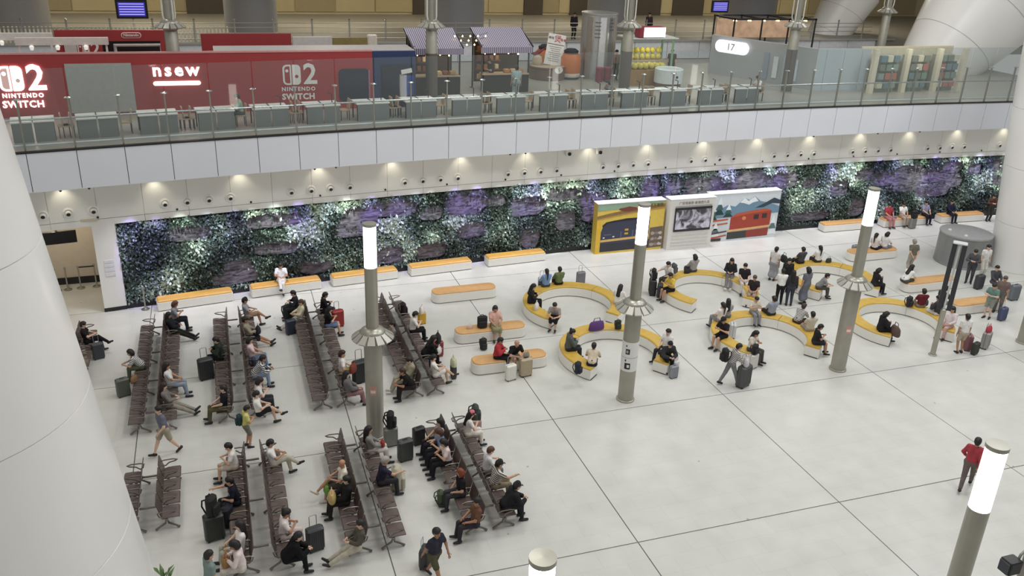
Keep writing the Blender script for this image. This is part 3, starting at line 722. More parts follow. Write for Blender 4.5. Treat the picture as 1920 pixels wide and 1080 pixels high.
def body_mesh(pose):
    k = ('body', pose)
    if k in MC: return MC[k]
    J = SK[pose]; H, T = J['H'], J['T']; c = []
    c.append((J['hip0'], J['hip1'], .10, .10))
    for s_ in (-1, 1):
        c.append((J['pel']+v3(s_*.05, 0, .02), T((s_*.06, .01, .2)), .1, .09)); c.append((T((s_*.06, .01, .2)), T((s_*.085, .01, .36)), .09, .098))
    c.append((J['sh0'], J['sh1'], .055, .055)); c.append((T((0, 0, .42)), H((0, .01, .07)), .058, .05))
    c.append((H((0, .028, .095)), H((0, -.012, .185)), .066, .094)); c.append((H((0, .05, .075)), H((0, .045, .11)), .035, .045))   # jaw, skull
    c.append((H((0, .105, .155)), H((0, .122, .125)), .01, .016))                                                                    # nose
    for s_ in (-1, 1): c.append((H((s_*.088, -.005, .15)), H((s_*.092, -.01, .12)), .016, .012))                                        # ears
    ex = []
    for i, s_ in ((0, -1), (1, 1)):
        sh, el, wr = J['sh%d' % i], J['el%d' % i], J['wr%d' % i]; fd = wr-el; fd /= np.linalg.norm(fd)
        c.append((sh, el, .05, .041)); c.append((el, wr, .041, .028)); c.append((wr+fd*.015, wr+fd*.065, .03, .027))
        side = np.cross(fd, v3(0, 0, 1)); side = side/np.linalg.norm(side) if np.linalg.norm(side) > .05 else v3(s_, 0, 0); up = np.cross(side, fd); up = -up if up[2] > 0 else up
        for q, (o, l) in enumerate(((-.027, .062), (-.009, .075), (.009, .08), (.027, .072))): ex.append(finger(wr+fd*.075+side*o, fd, up, l, .0085))
        ts = side*(-s_ if side[0]*s_ > 0 else s_); ex.append(finger(wr+fd*.03+ts*.03, (fd*.6+ts*.8), up, .06, .0095))
        hp, kn, an, f = J['hip%d' % i], J['kn%d' % i], J['an%d' % i], J['fd%d' % i]
        c.append((hp, kn, .085, .055)); c.append((kn, an, .053, .034)); c.append((kn+(an-kn)*.12+v3(0, -.015, 0), kn+(an-kn)*.55, .045, .04)); c.append((an+v3(0, 0, -.035)-f*.04, an+v3(0, 0, -.045)+f*.13, .034, .028))
    V, F = sdf_mesh('body', c)
    for s_ in (-1, 1):
        v, f = octa(H((s_*.035, .097, .15)), (.014, .012, .009)); ex.append((v, f, 1))
    v, f = octa(H((0, .092, .07)), (.024, .014, .006)); ex.append((v, f, 1))
    MC[k] = to_mesh('body', V, F, ex); return MC[k]
def part_mesh(pose, kind):
    k = (kind, pose)
    if k in MC: return MC[k]
    J = SK[pose]; H, T = J['H'], J['T']; c = []; hh = .028
    if kind in ('tee', 'long', 'jacket', 'dress'):
        g = .016 if kind != 'jacket' else .034
        for s_ in (-1, 1):
            c.append((J['pel']+v3(s_*.05, 0, .05), T((s_*.06, .01, .2)), .105+g, .095+g)); c.append((T((s_*.06, .01, .2)), T((s_*.09, .01, .37)), .095+g, .1+g))
        c.append((J['sh0'], J['sh1'], .06+g, .06+g))
        for i in (0, 1):
            sh, el, wr = J['sh%d' % i], J['el%d' % i], J['wr%d' % i]
            if kind in ('tee', 'dress'): c.append((sh, sh+(el-sh)*.62, .054+g, .05+g))
            else: c.append((sh, el, .05+g, .044+g)); c.append((el, el+(wr-el)*.86, .044+g, .032+g))
    if kind in ('trousers', 'shorts', 'skirt', 'dress'):
        if kind != 'dress' or POSES[pose]['seat']:
            c.append((J['hip0'], J['hip1'], .118, .118)); c.append((J['pel']+v3(-.04, 0, .06), J['pel']+v3(.04, 0, .06), .112, .112))
        st = not POSES[pose]['seat']
        for i in (0, 1):
            hp, kn, an = J['hip%d' % i], J['kn%d' % i], J['an%d' % i]
            if kind == 'trousers': c.append((hp, kn, .104, .074)); c.append((kn, an+(kn-an)*.1, .074, .056))
            elif kind == 'shorts': c.append((hp, hp+(kn-hp)*.8, .106, .084))
            else:
                m_ = kn+(an-kn)*(.55 if st else .25); c.append((hp, kn, .112, .12 if st else .09)); c.append((kn, m_, .12 if st else .09, .14 if st else .08))
        if kind in ('skirt', 'dress'):
            mk = (J['kn0']+J['kn1'])/2; c.append(((J['hip0']+J['hip1'])/2, mk, .1, .1))
            if st: c.append((mk, mk+v3(0, 0, -.24), .12, .14))
    if kind in ('shoe0', 'shoe1'):
        i = int(kind[-1]); an, f = J['an%d' % i], J['fd%d' % i]; hh = .02; sd = J['an%d' % i]-J['kn%d' % i]; sd /= np.linalg.norm(sd)
        c.append((an+sd*.03-f*.045, an+sd*.04+f*.15, .047, .036)); c.append((an+sd*.0, an+sd*.03, .046, .05))
    if kind[:4] == 'hair':
        hh = .022; c.append((H((0, -.03, .17)), H((0, -.006, .205)), .096, .096)); c.append((H((0, -.045, .12)), H((0, -.04, .18)), .078, .09)); c.append((H((-.05, .06, .235)), H((.05, .06, .235)), .028, .028))
        if kind in ('hair_long',):
            for s_ in (-1, 1): c.append((H((s_*.075, -.02, .16)), H((s_*.085, -.02, .02)), .035, .032))
            e = T((0, -.11, .3)); c.append((H((0, -.06, .1)), e, .085, .06)); c.append((H((-.04, -.06, .1)), e+v3(-.05, 0, 0), .05, .045)); c.append((H((.04, -.06, .1)), e+v3(.05, 0, 0), .05, .045))
        if kind == 'hair_tail': e = T((0, -.13, .3)); c.append((H((0, -.12, .19)), H((0, -.14, .1)), .04, .045)); c.append((H((0, -.14, .1)), e, .045, .02))
        if kind == 'hair_bun': c.append((H((0, -.12, .23)), H((0, -.13, .25)), .05, .045))
        if kind == 'hair_bob':
            for s_ in (-1, 1): c.append((H((s_*.07, -.02, .18)), H((s_*.08, -.02, .07)), .04, .036))
            c.append((H((-.04, -.07, .12)), H((.04, -.07, .12)), .07, .07)); c.append((H((-.04, -.07, .06)), H((.04, -.07, .06)), .055, .055))
    if kind == 'cap':
        hh = .02; c.append((H((0, -.012, .215)), H((0, -.005, .235)), .1, .085)); c.append((H((-.05, .09, .205)), H((.05, .09, .205)), .022, .022)); c.append((H((-.035, .15, .195)), H((.035, .15, .195)), .017, .017))
    V, F = sdf_mesh(kind, c, hh, .022 if kind[:4] != 'shoe' else .015); MC[k] = to_mesh(kind, V, F); return MC[k]
SKINS = ['#c99f83', '#d3ab90', '#bd9074', '#dcb8a0', '#b08468']
FACE = mat('#2a1c1a', .5, var=0)
def cloth(c):
    if isinstance(c, tuple):
        def f(nt, b, c=c):
            L = nt.links; tc = nt.nodes.new('ShaderNodeTexCoord'); sx = nt.nodes.new('ShaderNodeSeparateXYZ'); L.new(tc.outputs['Object'], sx.inputs[0])
            ad = nt.nodes.new('ShaderNodeMath'); ad.operation = 'MULTIPLY_ADD'; ad.inputs[1].default_value = .55; L.new(sx.outputs['Y'], ad.inputs[0]); L.new(sx.outputs['Z'], ad.inputs[2])
            m_ = nt.nodes.new('ShaderNodeMath'); m_.operation = 'MULTIPLY'; m_.inputs[1].default_value = 95; L.new(ad.outputs[0], m_.inputs[0])
            s_ = nt.nodes.new('ShaderNodeMath'); s_.operation = 'SINE'; L.new(m_.outputs[0], s_.inputs[0]); g = nt.nodes.new('ShaderNodeMath'); g.operation = 'GREATER_THAN'; g.inputs[1].default_value = .1; L.new(s_.outputs[0], g.inputs[0])
            mx = nt.nodes.new('ShaderNodeMix'); mx.data_type = 'RGBA'; L.new(g.outputs[0], mx.inputs[0]); mx.inputs[6].default_value = (*lin(c[0]), 1); mx.inputs[7].default_value = (*lin(c[1]), 1)
            L.new(mx.outputs[2], b.inputs['Base Color']); b.inputs['Roughness'].default_value = .85
        return node_mat('stripes_%s_%s' % c, f)
    return mat(c, .85, var=.12, nscale=9, spec=.2)
NAMES = dict(tee='shirt', long='shirt', jacket='jacket', dress='dress', trousers='trousers', shorts='shorts', skirt='skirt')
pcount = 0
def person(loc, face, pose, label, top, bot, hair='short', hc='#1d1a19', shoe='#26262a', cap=None, scale=None, skin=None, zseat=.45):
    """top/bot = (kind, colour); face = heading in degrees (0 = +X, 90 = away)"""
    global pcount; pcount += 1
    rg = random.Random(pcount*13+5); sc = scale or rg.uniform(.97, 1.03)
    z = loc[2] if len(loc) > 2 else 0.
    if POSES[pose]['seat']: z += zseat+.095-ZS*sc
    o = thing('person', label, 'person', (loc[0], loc[1], z), R(face-90)); o.scale = (sc,)*3
    obj('body', body_mesh(pose), [mat(skin or rg.choice(SKINS), .6, var=.04), FACE], o)
    obj(NAMES[top[0]], part_mesh(pose, top[0]), cloth(top[1]), o)
    if bot: obj(NAMES[bot[0]], part_mesh(pose, bot[0]), cloth(bot[1]), o)
    for i in (0, 1): obj('shoe', part_mesh(pose, 'shoe%d' % i), mat(shoe, .6, var=.05), o)
    if hair: obj('hair', part_mesh(pose, 'hair' if hair == 'short' else 'hair_'+hair), mat(hc, .55, var=.1, nscale=20), o)
    if cap: obj('cap', part_mesh(pose, 'cap'), mat(cap, .8, var=.05), o)
    return o

# ================================================================== luggage
def case_meshes():
    d = {}
    mb = MB().rbox((0, 0, .5), (.62, .36, .9), .09, n=3); d['shell'] = mb.mesh('shell', True)
    rb = MB()
    for k in range(-3, 4): rb.box((k*.08, -.18, .5), (.022, .02, .72)); rb.box((k*.08, .18, .5), (.022, .02, .72))
    d['ribs'] = rb.mesh('ribs'); d['band'] = MB().rbox((0, 0, .5), (.628, .02, .906), .09, n=3).mesh('zip_band', True)
    d['wheel'] = MB().tube([(-.02, 0, .035), (.02, 0, .035)], .036, 10).mesh('wheel', True)
    d['handle'] = MB().tube([(-.13, .12, .93), (-.13, .12, 1.36), (-.1, .12, 1.39), (.1, .12, 1.39), (.13, .12, 1.36), (.13, .12, .93)], .016, 6).mesh('handle', True)
    d['grip'] = MB().tube([(-.1, 0, .95), (-.08, 0, .985), (.08, 0, .985), (.1, 0, .95)], .015, 5).mesh('grip', True)
    return d
CM = case_meshes()
def suitcase(loc, rz, col, label, h=.68, w=None, handle=True, hcol='#b9babb', ribs=True):
    """h: height of the shell in metres"""
    k = h/.95; kw = (w/.62) if w else k
    o = thing('suitcase', label, 'suitcase', (loc[0], loc[1], loc[2] if len(loc) > 2 else 0), R(rz)); o.scale = (kw, k if not w else kw, k)
    m_ = mat(col, .4, var=.05); sh = obj('shell', CM['shell'], m_, o)
    if ribs: obj('ribs', CM['ribs'], m_, sh)
    obj('zip_band', CM['band'], DARK, sh)
    for x in (-.23, .23):
        for y in (-.12, .12): obj('wheel', CM['wheel'], BLACK, o, (x, y, 0))
    if handle: obj('handle', CM['handle'], mat(hcol, .3, .6, var=0), o)
    else: obj('grip', CM['grip'], BLACK, o)
    return o
BPB = MB(); BPB.rbox((0, 0, .25), (.32, .2, .5), .1, n=3)
BPM = dict(bag=BPB.mesh('bag', True), pocket=MB().rbox((0, -.12, .17), (.25, .09, .26), .06).mesh('pocket', True),
           strap=MB().tube([(0, .09, .44), (0, .17, .4), (0, .19, .25), (0, .1, .06)], .02, 5).mesh('strap', True), loop=MB().tube([(-.04, .04, .49), (-.03, .04, .54), (.03, .04, .54), (.04, .04, .49)], .012, 5).mesh('loop', True))
def backpack(loc, rz, col, label, s=1., sx=1., tilt=0., name='backpack'):
    o = thing(name, label, 'bag', loc, R(rz)); o.scale = (s*sx, s, s); o.rotation_euler = (R(tilt), 0, R(rz)); m_ = mat(col, .8, var=.1)
    bg = obj('bag', BPM['bag'], m_, o); obj('pocket', BPM['pocket'], m_, bg)
    for x in (-.09, .09): obj('strap', BPM['strap'], m_, o, (x, 0, 0))
    obj('loop', BPM['loop'], m_, o); return o
_t = MB(); V = []
for (zz, a, b) in ((0, .2, .1), (.05, .22, .12), (.2, .2, .11), (.28, .17, .05)):
    V += [(a*math.cos(2*PI*k/12), b*math.sin(2*PI*k/12), zz) for k in range(12)]
_t.add(V, [(i*12+k, i*12+(k+1) % 12, (i+1)*12+(k+1) % 12, (i+1)*12+k) for i in range(3) for k in range(12)]+[tuple(range(11, -1, -1)), tuple(36+k for k in range(12))])
TBM = dict(bag=_t.mesh('bag', True), handle=MB().tube([(-.1, .0, .26), (-.07, .0, .4), (.07, .0, .4), (.1, .0, .26)], .012, 5).mesh('handle', True))
def tote(loc, rz, col, label, s=1., sx=1., name='handbag'):
    o = thing(name, label, 'bag', loc, R(rz)); o.scale = (s*sx, s, s); m_ = mat(col, .75, var=.1); obj('bag', TBM['bag'], m_, o); obj('handle', TBM['handle'], m_, o); return o
# ================================================================== travellers and their luggage
def row(k, px, py, pose, label, top, bot, **kw):
    y = at(px, py, .45)[1]; return person((ROWX[k], y), 0 if k in ('R0', 'R2', 'R4', 'R6', 'R8', 'B2', 'B4', 'B6', 'B8') else 180, pose, label, top, bot, zseat=.445, **kw)
def ring(k, px, py, face, pose, label, top, bot, rad=None, **kw):
    c = RINGS[k]; p = at(px, py, .48); a = math.atan2(p[1]-c[1], p[0]-c[0]); rr_ = rad or 1.88
    return person((c[0]+rr_*math.cos(a), c[1]+rr_*math.sin(a)), face, pose, label, top, bot, zseat=.475, **kw)
def onb(k, px, py, face, pose, label, top, bot, **kw):
    p = at(px, py, .48); return person((p[0], BENCH[k][1]-.02), face, pose, label, top, bot, zseat=.475, **kw)
def std(px, py, face, pose, label, top, bot, **kw):
    p = at(px, py, 0); return person((p[0], p[1]), face, pose, label, top, bot, **kw)
def g(px, py, z=0.): p = at(px, py, z); return (p[0], p[1], z)
def top(case, dx=0., dy=0.): return (case.location[0]+dx, case.location[1]+dy, case.location[2]+.955*case.scale[2])
T, LS, JK, TR, SH, SKT = 'tee', 'long', 'jacket', 'trousers', 'shorts', 'skirt'
# --- far seat rows
row('R0', 158, 642, 'cross', 'man in black stretching crossed legs beside the left column', (T, '#221f20'), (TR, '#1e1e22'))
suitcase(g(186, 672), 20, '#3b3f46', 'dark grey suitcase by the man in black near the left column', .62)
row('R1', 262, 690, 'fwd', 'woman with headphones and striped top bent over in the first left-facing row', (T, ('#d8d6d2', '#6b6e76')), (TR, '#5d6150'), hair='bob')
suitcase(g(233, 742), 20, '#5b5f55', 'grey-green suitcase in front of the first left-facing row', .66, handle=False)
tote(g(252, 716, .445), 60, '#8a6a4a', 'tan bag on the seat next to the woman with headphones', .8)
row('R2', 316, 603, 'phone', 'auburn-haired woman in grey at the far end of the second row', (T, '#8d9098'), (TR, '#202026'), hair='bob', hc='#5b3426')
row('R2', 322, 622, 'ext', 'person all in black with long stretched legs beside the auburn-haired woman', (JK, '#1f2126'), (TR, '#23241f'), hair='long')
row('R2', 300, 725, 'lap', 'long-haired woman in white top and pale jeans in the second row', (T, '#e0dedb'), (TR, '#8d99a8'), hair='long')
row('R2', 300, 762, 'ext', 'woman in grey print top with outstretched legs and dark shoes', (LS, '#7c7672'), (TR, '#9a948a'), hair='long', hc='#2e1f1a')
row('R3', 440, 668, 'phone', 'sitter in dark green behind the big black suitcase', (JK, '#2c352d'), (TR, '#24262a'))
suitcase(g(388, 710), 15, '#2c2e30', 'big black suitcase with raised handle before the third row', .8)
backpack(g(415, 690), 70, '#202124', 'black duffel bag between the big black suitcase and the row', 1.1, name='duffel_bag')
row('R3', 428, 765, 'lap', 'man in black tee and olive trousers at the near end of the third row', (T, '#1d1c22'), (TR, '#59563f'))
row('R4', 462, 595, 'cross', 'man in black cap and grey tee with bare crossed legs', (T, '#9a9ca3'), (SH, '#a48a74'), cap='#1f2024')
row('R4', 466, 632, 'ext', 'man in beige hoodie with a dark bag on his lap', (LS, '#9c9484'), (SH, '#26262e'))
tote((ROWX['R4']+.32, at(470, 632, .45)[1], .6), 90, '#23232b', 'black bag on the lap of the man in beige hoodie', .9)
row('R4', 470, 672, 'lap', 'woman in pale pink top and jeans with dark backpack beside her', (T, '#e3c9c8'), (TR, '#6f86a3'), hair='bob')
backpack((ROWX['R4']+.02, at(485, 682, .45)[1]-.25, .445), 90, '#2c3340', 'dark blue backpack on the seat after the woman in pale pink', .8)
row('R4', 474, 706, 'fwd', 'person in black and white striped sweater and jeans', (LS, ('#d9d9d9', '#26272b')), (TR, '#8b9cb3'))
row('R4', 486, 752, 'phone', 'dark-haired sitter in white print top at the near end of the fourth row', (T, '#dcd8d6'), (TR, '#34363c'), hair='bob')
row('R4', 488, 776, 'cross', 'man in white tee and black shorts, last in the fourth row', (T, '#e8e6e3'), (SH, '#25252a'))
row('R5', 572, 578, 'phone', 'dark-haired sitter at the far end of the left-facing fifth row', (LS, '#2a2a2f'), (TR, '#2a2b30'))
row('R5', 570, 597, 'ext', 'man in cream shirt and pale trousers by the black luggage', (LS, '#d6cdb2'), (TR, '#c9c6bd'), hc='#4f3a2b')
backpack(g(540, 597), 30, '#1f211f', 'black backpack on the floor before the man in cream', 1.25)
suitcase(g(546, 626), 20, '#2c3442', 'dark blue suitcase at the feet of the man in cream', .62, handle=False)
row('R6', 602, 585, 'phone', 'bearded man in black looking at a phone, first in the sixth row', (LS, '#1d1d20'), (TR, '#1d1d20'))
row('R6', 610, 612, 'phone', 'woman in dark top and blue denim shorts beside the red suitcase', (T, '#1e1c1e'), (SH, '#6f7d9c'), hair='long')
suitcase(g(634, 612), 15, '#9a2f2c', 'bright red suitcase beside the sixth row', .72)
row('R6', 634, 700, 'turn', 'woman with dark red hair and white top in the sixth row', (T, '#ebe6e4'), (SH, '#a39a5e'), hair='bob', hc='#3a1d1d')
tote((ROWX['R6']+.35, at(650, 705, .45)[1], .6), 60, '#7d3b2d', 'rust patterned bag on the lap of the woman in white', 1.0)
row('R6', 640, 740, 'lap', 'sitter in grey at the near end of the sixth row', (JK, '#6d6a6c'), (TR, '#8f6f6f'), hair='long')
suitcase(g(676, 716), 15, '#26272a', 'black upright trolley case left of the lamp pole', .85)
row('R7', 752, 712, 'doze', 'sitter in beige jacket right of the lamp pole', (JK, '#9c9680'), (TR, '#a7a293'), shoe='#d8d6d0')
row('R7', 782, 725, 'fwd', 'person in black tee leaning forward at the near end of the seventh row', (T, '#1d191a'), (TR, '#2b2626'), hc='#3b211b')
row('R7', 742, 640, 'lap', 'person in grey sitting right behind the lamp pole', (T, '#7c7b78'), (TR, '#34353a'))
backpack((ROWX['R8'], at(742, 590, .45)[1], .445), 90, '#2a1d20', 'black and red backpack on the far end of the eighth row', 1.)
row('R8', 772, 622, 'phone', 'man in white tee beside the yellow suitcase', (T, '#e9e7e4'), (TR, '#1f1f23'))
cs = suitcase(g(791, 607), 15, '#d6a92f', 'yellow suitcase beside the eighth row', .5, handle=False)
tote(top(cs), 70, '#e6e1da', 'white bag standing on the yellow suitcase', .95)
row('R8', 790, 668, 'fwd', 'long-haired person in black with white bag in the eighth row', (LS, '#1c1c1f'), (TR, '#1c1c1f'), hair='long')
tote((ROWX['R8']+.5, at(800, 668, .45)[1]-.1, .58), 60, '#d9d6d2', 'white and black bag on the lap of the person in black', .8)
cs = suitcase(g(821, 668), 15, '#8e2f3c', 'dark red suitcase beside the eighth row', .62)
tote(top(cs), 80, '#212124', 'black bag lying on the dark red suitcase', 1.1)
row('R8', 808, 705, 'cross', 'woman in white top and white shorts at the near end of the eighth row', (T, '#ecebe6'), (SH, '#e9e8e2'), hair='tail', shoe='#2f3033')
cs = suitcase(g(850, 708), 85, '#38393b', 'dark suitcase behind the woman in white shorts', .5, handle=False)
tote(top(cs), 85, '#c2c4a4', 'pale green checked bag on the dark suitcase', 1.0)
# --- walkers between the seat blocks
std(314, 852, 205, 'walk', 'man in grey-blue tee and beige shorts walking between the seat blocks', (T, '#6d6f80'), (SH, '#a79e8d'), shoe='#2b2722')
std(464, 838, 10, 'sphone', 'child in yellow shirt with dark backpack standing between rows', (T, '#d3cf82'), (SH, '#77756a'), scale=.86)
p = at(456, 838, 0); backpack((p[0]-.04, p[1], .8), -80, '#1f3b3d', 'dark teal backpack worn by the child in yellow', .72)
# --- near seat rows
row('B3', 462, 872, 'phone', 'man in white polo and black vest facing left in the near rows', (T, '#e4dfda'), (SH, '#c7bdae'))
row('B3', 455, 940, 'reach', 'man in navy tee reaching toward the tall black luggage', (T, '#1c1d2b'), (TR, '#23242b'))
cs = suitcase(g(404, 1010), 12, '#30332f', 'tall dark suitcase under the black backpack, near rows', .78, handle=False)
backpack(top(cs), 60, '#1e1f1d', 'black backpack on top of the tall dark suitcase', 1.15)
backpack(g(428, 985), 60, '#20222e', 'navy bag leaning between the tall suitcase and the seats', 1.3)
row('B3', 455, 1030, 'lap', 'dark-haired woman in white top and grey trousers low in the near rows', (T, '#e6e2de'), (TR, '#a8a79b'), hair='long')
row('B3', 468, 1062, 'phone', 'woman in pale pink top with tan bag at the bottom edge', (LS, '#e5d6d4'), (TR, '#cfc8bf'), hair='bob')
tote((ROWX['B3']-.35, at(450, 1062, .45)[1], .6), 80, '#a67f4c', 'tan woven bag on the lap of the woman in pale pink', .9)
row('B4', 500, 872, 'cross', 'man in white tee and beige trousers with crossed legs using a phone', (T, '#eae8e4'), (TR, '#c5beae'))
row('B4', 522, 1008, 'phone', 'woman in white with a white hair tie in the near right-facing row', (T, '#e9dedb'), (TR, '#d9c9c4'), hair='bun')
row('B4', 532, 1050, 'fwd', 'man in loose black clothes at the bottom of the near rows', (JK, '#141517'), (TR, '#17181c'))
suitcase(g(592, 1030), 15, '#3a3c40', 'dark suitcase beside the man in loose black clothes', .7)
p = at(388, 1040, 1.6); person((p[0], p[1]), 20, 'stand', 'man in grey-green tee standing at the bottom edge left of the near rows', (T, '#7f8f8c'), (TR, '#77736a'))
row('B5', 652, 908, 'cross', 'bald man in white tee with a green bag at his feet', (T, '#ded7c6'), (SH, '#47403c'), hair=None, skin='#b98a6e', shoe='#cfc5b5')
tote(g(614, 922, .3), 90, '#6fa043', 'bright green bag held by the bald man in white', .95)
row('B5', 668, 938, 'lap', 'sitter in black coat behind the bald man', (JK, '#1f1e1f'), (TR, '#2b2a29'))
tote((ROWX['B5']-.38, at(640, 945, .45)[1], .6), 85, '#c8ad73', 'straw-coloured bag on the lap of the sitter in black coat', 1.)
row('B5', 690, 1022, 'ext', 'sitter in beige trousers and black shoes at the near end of the fifth near row', (LS, '#57544a'), (TR, '#bdb7a7'))
row('B6', 692, 846, 'lap', 'black-haired woman in grey hoodie with red purse below the lamp pole', (LS, '#8d8c89'), (TR, '#d3ccc6'), hair='long')
tote((ROWX['B6']+.36, at(705, 846, .45)[1], .62), 85, '#9c3634', 'red purse on the lap of the woman in grey hoodie', .6)
row('B6', 712, 905, 'reach', 'grey-haired person in navy print shirt reading a paper', (T, '#2f2f42'), (TR, '#37353a'), hc='#a9a59c')
backpack(g(744, 915), 80, '#b9b3a1', 'pale beige backpack upright next to the grey-haired reader', 1.5)
cs = suitcase(g(733, 835), 8, '#85877f', 'light grey suitcase under a black backpack beside the lamp pole', .66, handle=False)
backpack(top(cs), 70, '#1e1f20', 'black backpack standing on the light grey suitcase', 1.1)
suitcase(g(760, 862), 12, '#404443', 'charcoal suitcase next to the light grey one', .72, handle=False)
row('B7', 812, 832, 'lap', 'woman with long black hair and grey top, first of three women side by side', (T, '#a29c98'), (TR, '#2a2830'), hair='long')
suitcase(g(785, 832), 15, '#26272a', 'black case tipped beside the three women', .6, handle=False)
row('B7', 822, 850, 'phone', 'brown-haired woman in blue top, middle of three women side by side', (T, '#7f93b5'), (TR, '#26252b'), hair='bob', hc='#4b3128')
row('B7', 834, 868, 'phone', 'dark-haired woman in pale pink top, last of three women side by side', (T, '#e2cfca'), (TR, '#222125'), hair='bob')
row('B7', 852, 928, 'turn', 'red-haired person in black tee and dark jeans facing the camera side', (T, '#1d1b1f'), (TR, '#3b3b42'), hair='bob', hc='#7a3b24')
backpack(g(826, 945), 90, '#4b5a3f', 'olive bag on the floor before the red-haired person', .9)
row('B7', 880, 985, 'lap', 'sitter in brown low in the left-facing row before the striped shirt', (T, '#6d4f3f'), (TR, '#38343a'))
row('B8', 850, 818, 'phone', 'woman in pink cap with white top and white trousers', (T, '#e6e1da'), (TR, '#e3ddd4'), hair='long', cap='#d8717f')
cs = suitcase(g(890, 819), 15, '#b59390', 'dusty pink suitcase beside the woman in pink cap', .62)
backpack(top(cs), 80, '#38423c', 'dark green backpack on the dusty pink suitcase', 1.1)
row('B8', 888, 888, 'phone', 'brown-haired man in white tee before the striped shirt', (T, '#dfdfe2'), (TR, '#77747a'), hc='#5a3d30')
row('B8', 906, 915, 'reach', 'person in black hat and striped shirt on the near right-facing row', (T, ('#dcd8cd', '#4a4a48')), (TR, '#8b7f6b'), cap='#1f1f22')
row('B8', 930, 955, 'fwd', 'man in black cap and black jacket at the right end of the near rows', (JK, '#26262a'), (TR, '#2c2c33'), cap='#1d1d22')
p = at(815, 1010, 1.35); person((p[0], p[1]), -60, 'walk', 'walker in navy top and olive shorts at the bottom edge', (T, '#33333f'), (SH, '#55543f'), skin='#a67c60')
suitcase(g(797, 1062), 60, '#2f3033', 'dark wheeled case behind the walker at the bottom edge', .6)
# --- benches
onb('w1', 527, 524, 262, 'cross', 'man in white shirt and white trousers on the wall bench under the garden', (T, '#eceaf0'), (TR, '#e6e2e2'))
onb('b2', 937, 624, 265, 'lap', 'woman in pink top and patterned skirt on the middle plain bench', (T, '#dcb0a2'), (SKT, '#8d8a6c'), hair='bob')
backpack((at(907, 618, .48)[0], BENCH['b2'][1], .48), 0, '#232427', 'black backpack lying on the bench beside the woman in pink', 1., 1.3)
tote((at(884, 622, .48)[0], BENCH['b2'][1], .48), 0, '#d9bfb5', 'pale pink pouch at the left on the middle plain bench', .55)
backpack(g(906, 655), 10, '#27282a', 'small black case on the floor before the middle bench', .95, .9)
onb('b3', 938, 680, 330, 'phone', 'person in red jacket and black trousers on the near plain bench', (JK, '#b23a42'), (TR, '#26252b'))
onb('b3', 968, 676, 275, 'fwd', 'bald man in black tee on the near plain bench', (T, '#262427'), (SH, '#8a8780'), hair=None, skin='#c3957f')
suitcase(g(957, 712), 15, '#e6e4dc', 'white suitcase with raised handle before the near plain bench', .62)
suitcase(g(985, 704), 10, '#b7a98f', 'large tan suitcase before the near plain bench', .72, handle=False)
tote((g(985, 702)[0], g(985, 702)[1], .74), 10, '#8f8a80', 'grey pouch on top of the large tan suitcase', .6)
# --- ring A (far left)
ring('A', 1008, 566, -20, 'phone', 'long-haired woman in black on the far left ring seat', (LS, '#2c2b2f'), (TR, '#232226'), hair='long')
tote((RINGS['A'][0]-1.83, RINGS['A'][1]-.4, .475), 60, '#e3dcd8', 'white bag on the far left ring seat', .95)
ring('A', 1038, 598, 235, 'fwd', 'woman in grey top with dark skirt at the near tip of the far left ring', (T, '#a09a98'), (SKT, '#2a272d'), hair='tail')
ring('A', 1031, 541, 92, 'lap', 'woman in light blue shirt seen from behind on the far left ring', (LS, '#7fa0cc'), (TR, '#4a4f5c'), hair='tail')
ring('A', 1052, 538, 88, 'lap', 'person in olive green top seen from behind on the far left ring', (LS, '#6d7d55'), (TR, '#2b2426'))
suitcase(g(1016, 542), 5, '#c9cfc8', 'pale green suitcase behind the woman in light blue', .6)
suitcase(g(1088, 533), 8, '#7c7a7f', 'grey suitcase with raised handle behind the far left ring', .62)
ring('A', 1163, 570, 40, 'phone', 'long-haired woman in white at the right arm of the far left ring', (LS, '#e6e4e4'), (TR, '#c9c5c2'), hair='long')
# --- ring B
ring('B', 1068, 655, -10, 'phone', 'woman with bun in grey-green jacket on the ring by the notice pole', (JK, '#59605c'), (TR, '#35363b'), hair='bun')
ring('B', 1092, 698, 60, 'fwd', 'person in cream top at the near tip of the notice-pole ring', (T, '#d3c5ae'), (TR, '#2d2f3d'))
backpack(g(1083, 700, .475), 40, '#262938', 'dark navy backpack beside the person in cream top', .9)
p = at(1117, 617, .475); tote((p[0], p[1]-.05, .475), 5, '#5e3a78', 'purple duffel bag on the ring by the notice pole', 1.25, 1.3, name='duffel_bag')
p = at(1158, 617, .475); backpack((p[0], p[1], .475), 5, '#2a2f25', 'dark green backpack on the ring behind the notice pole', .8)
ring('B', 1247, 668, 265, 'fwd', 'person in black hat and black jacket on the right arm of the notice-pole ring', (JK, '#39383b'), (TR, '#29282c'), cap='#242326')
ring('B', 1236, 655, 200, 'lap', 'person in white top half hidden by the black-hatted sitter', (T, '#dedcdb'), (TR, '#35333a'))
p = at(1262, 690, 0); backpack((p[0], p[1], .0), 20, '#e0dedb', 'black and white backpack at the feet of the black-hatted sitter', 1.15)
suitcase(g(1262, 708), 10, '#8d9096', 'grey-blue suitcase at the right tip of the notice-pole ring', .5, handle=False)
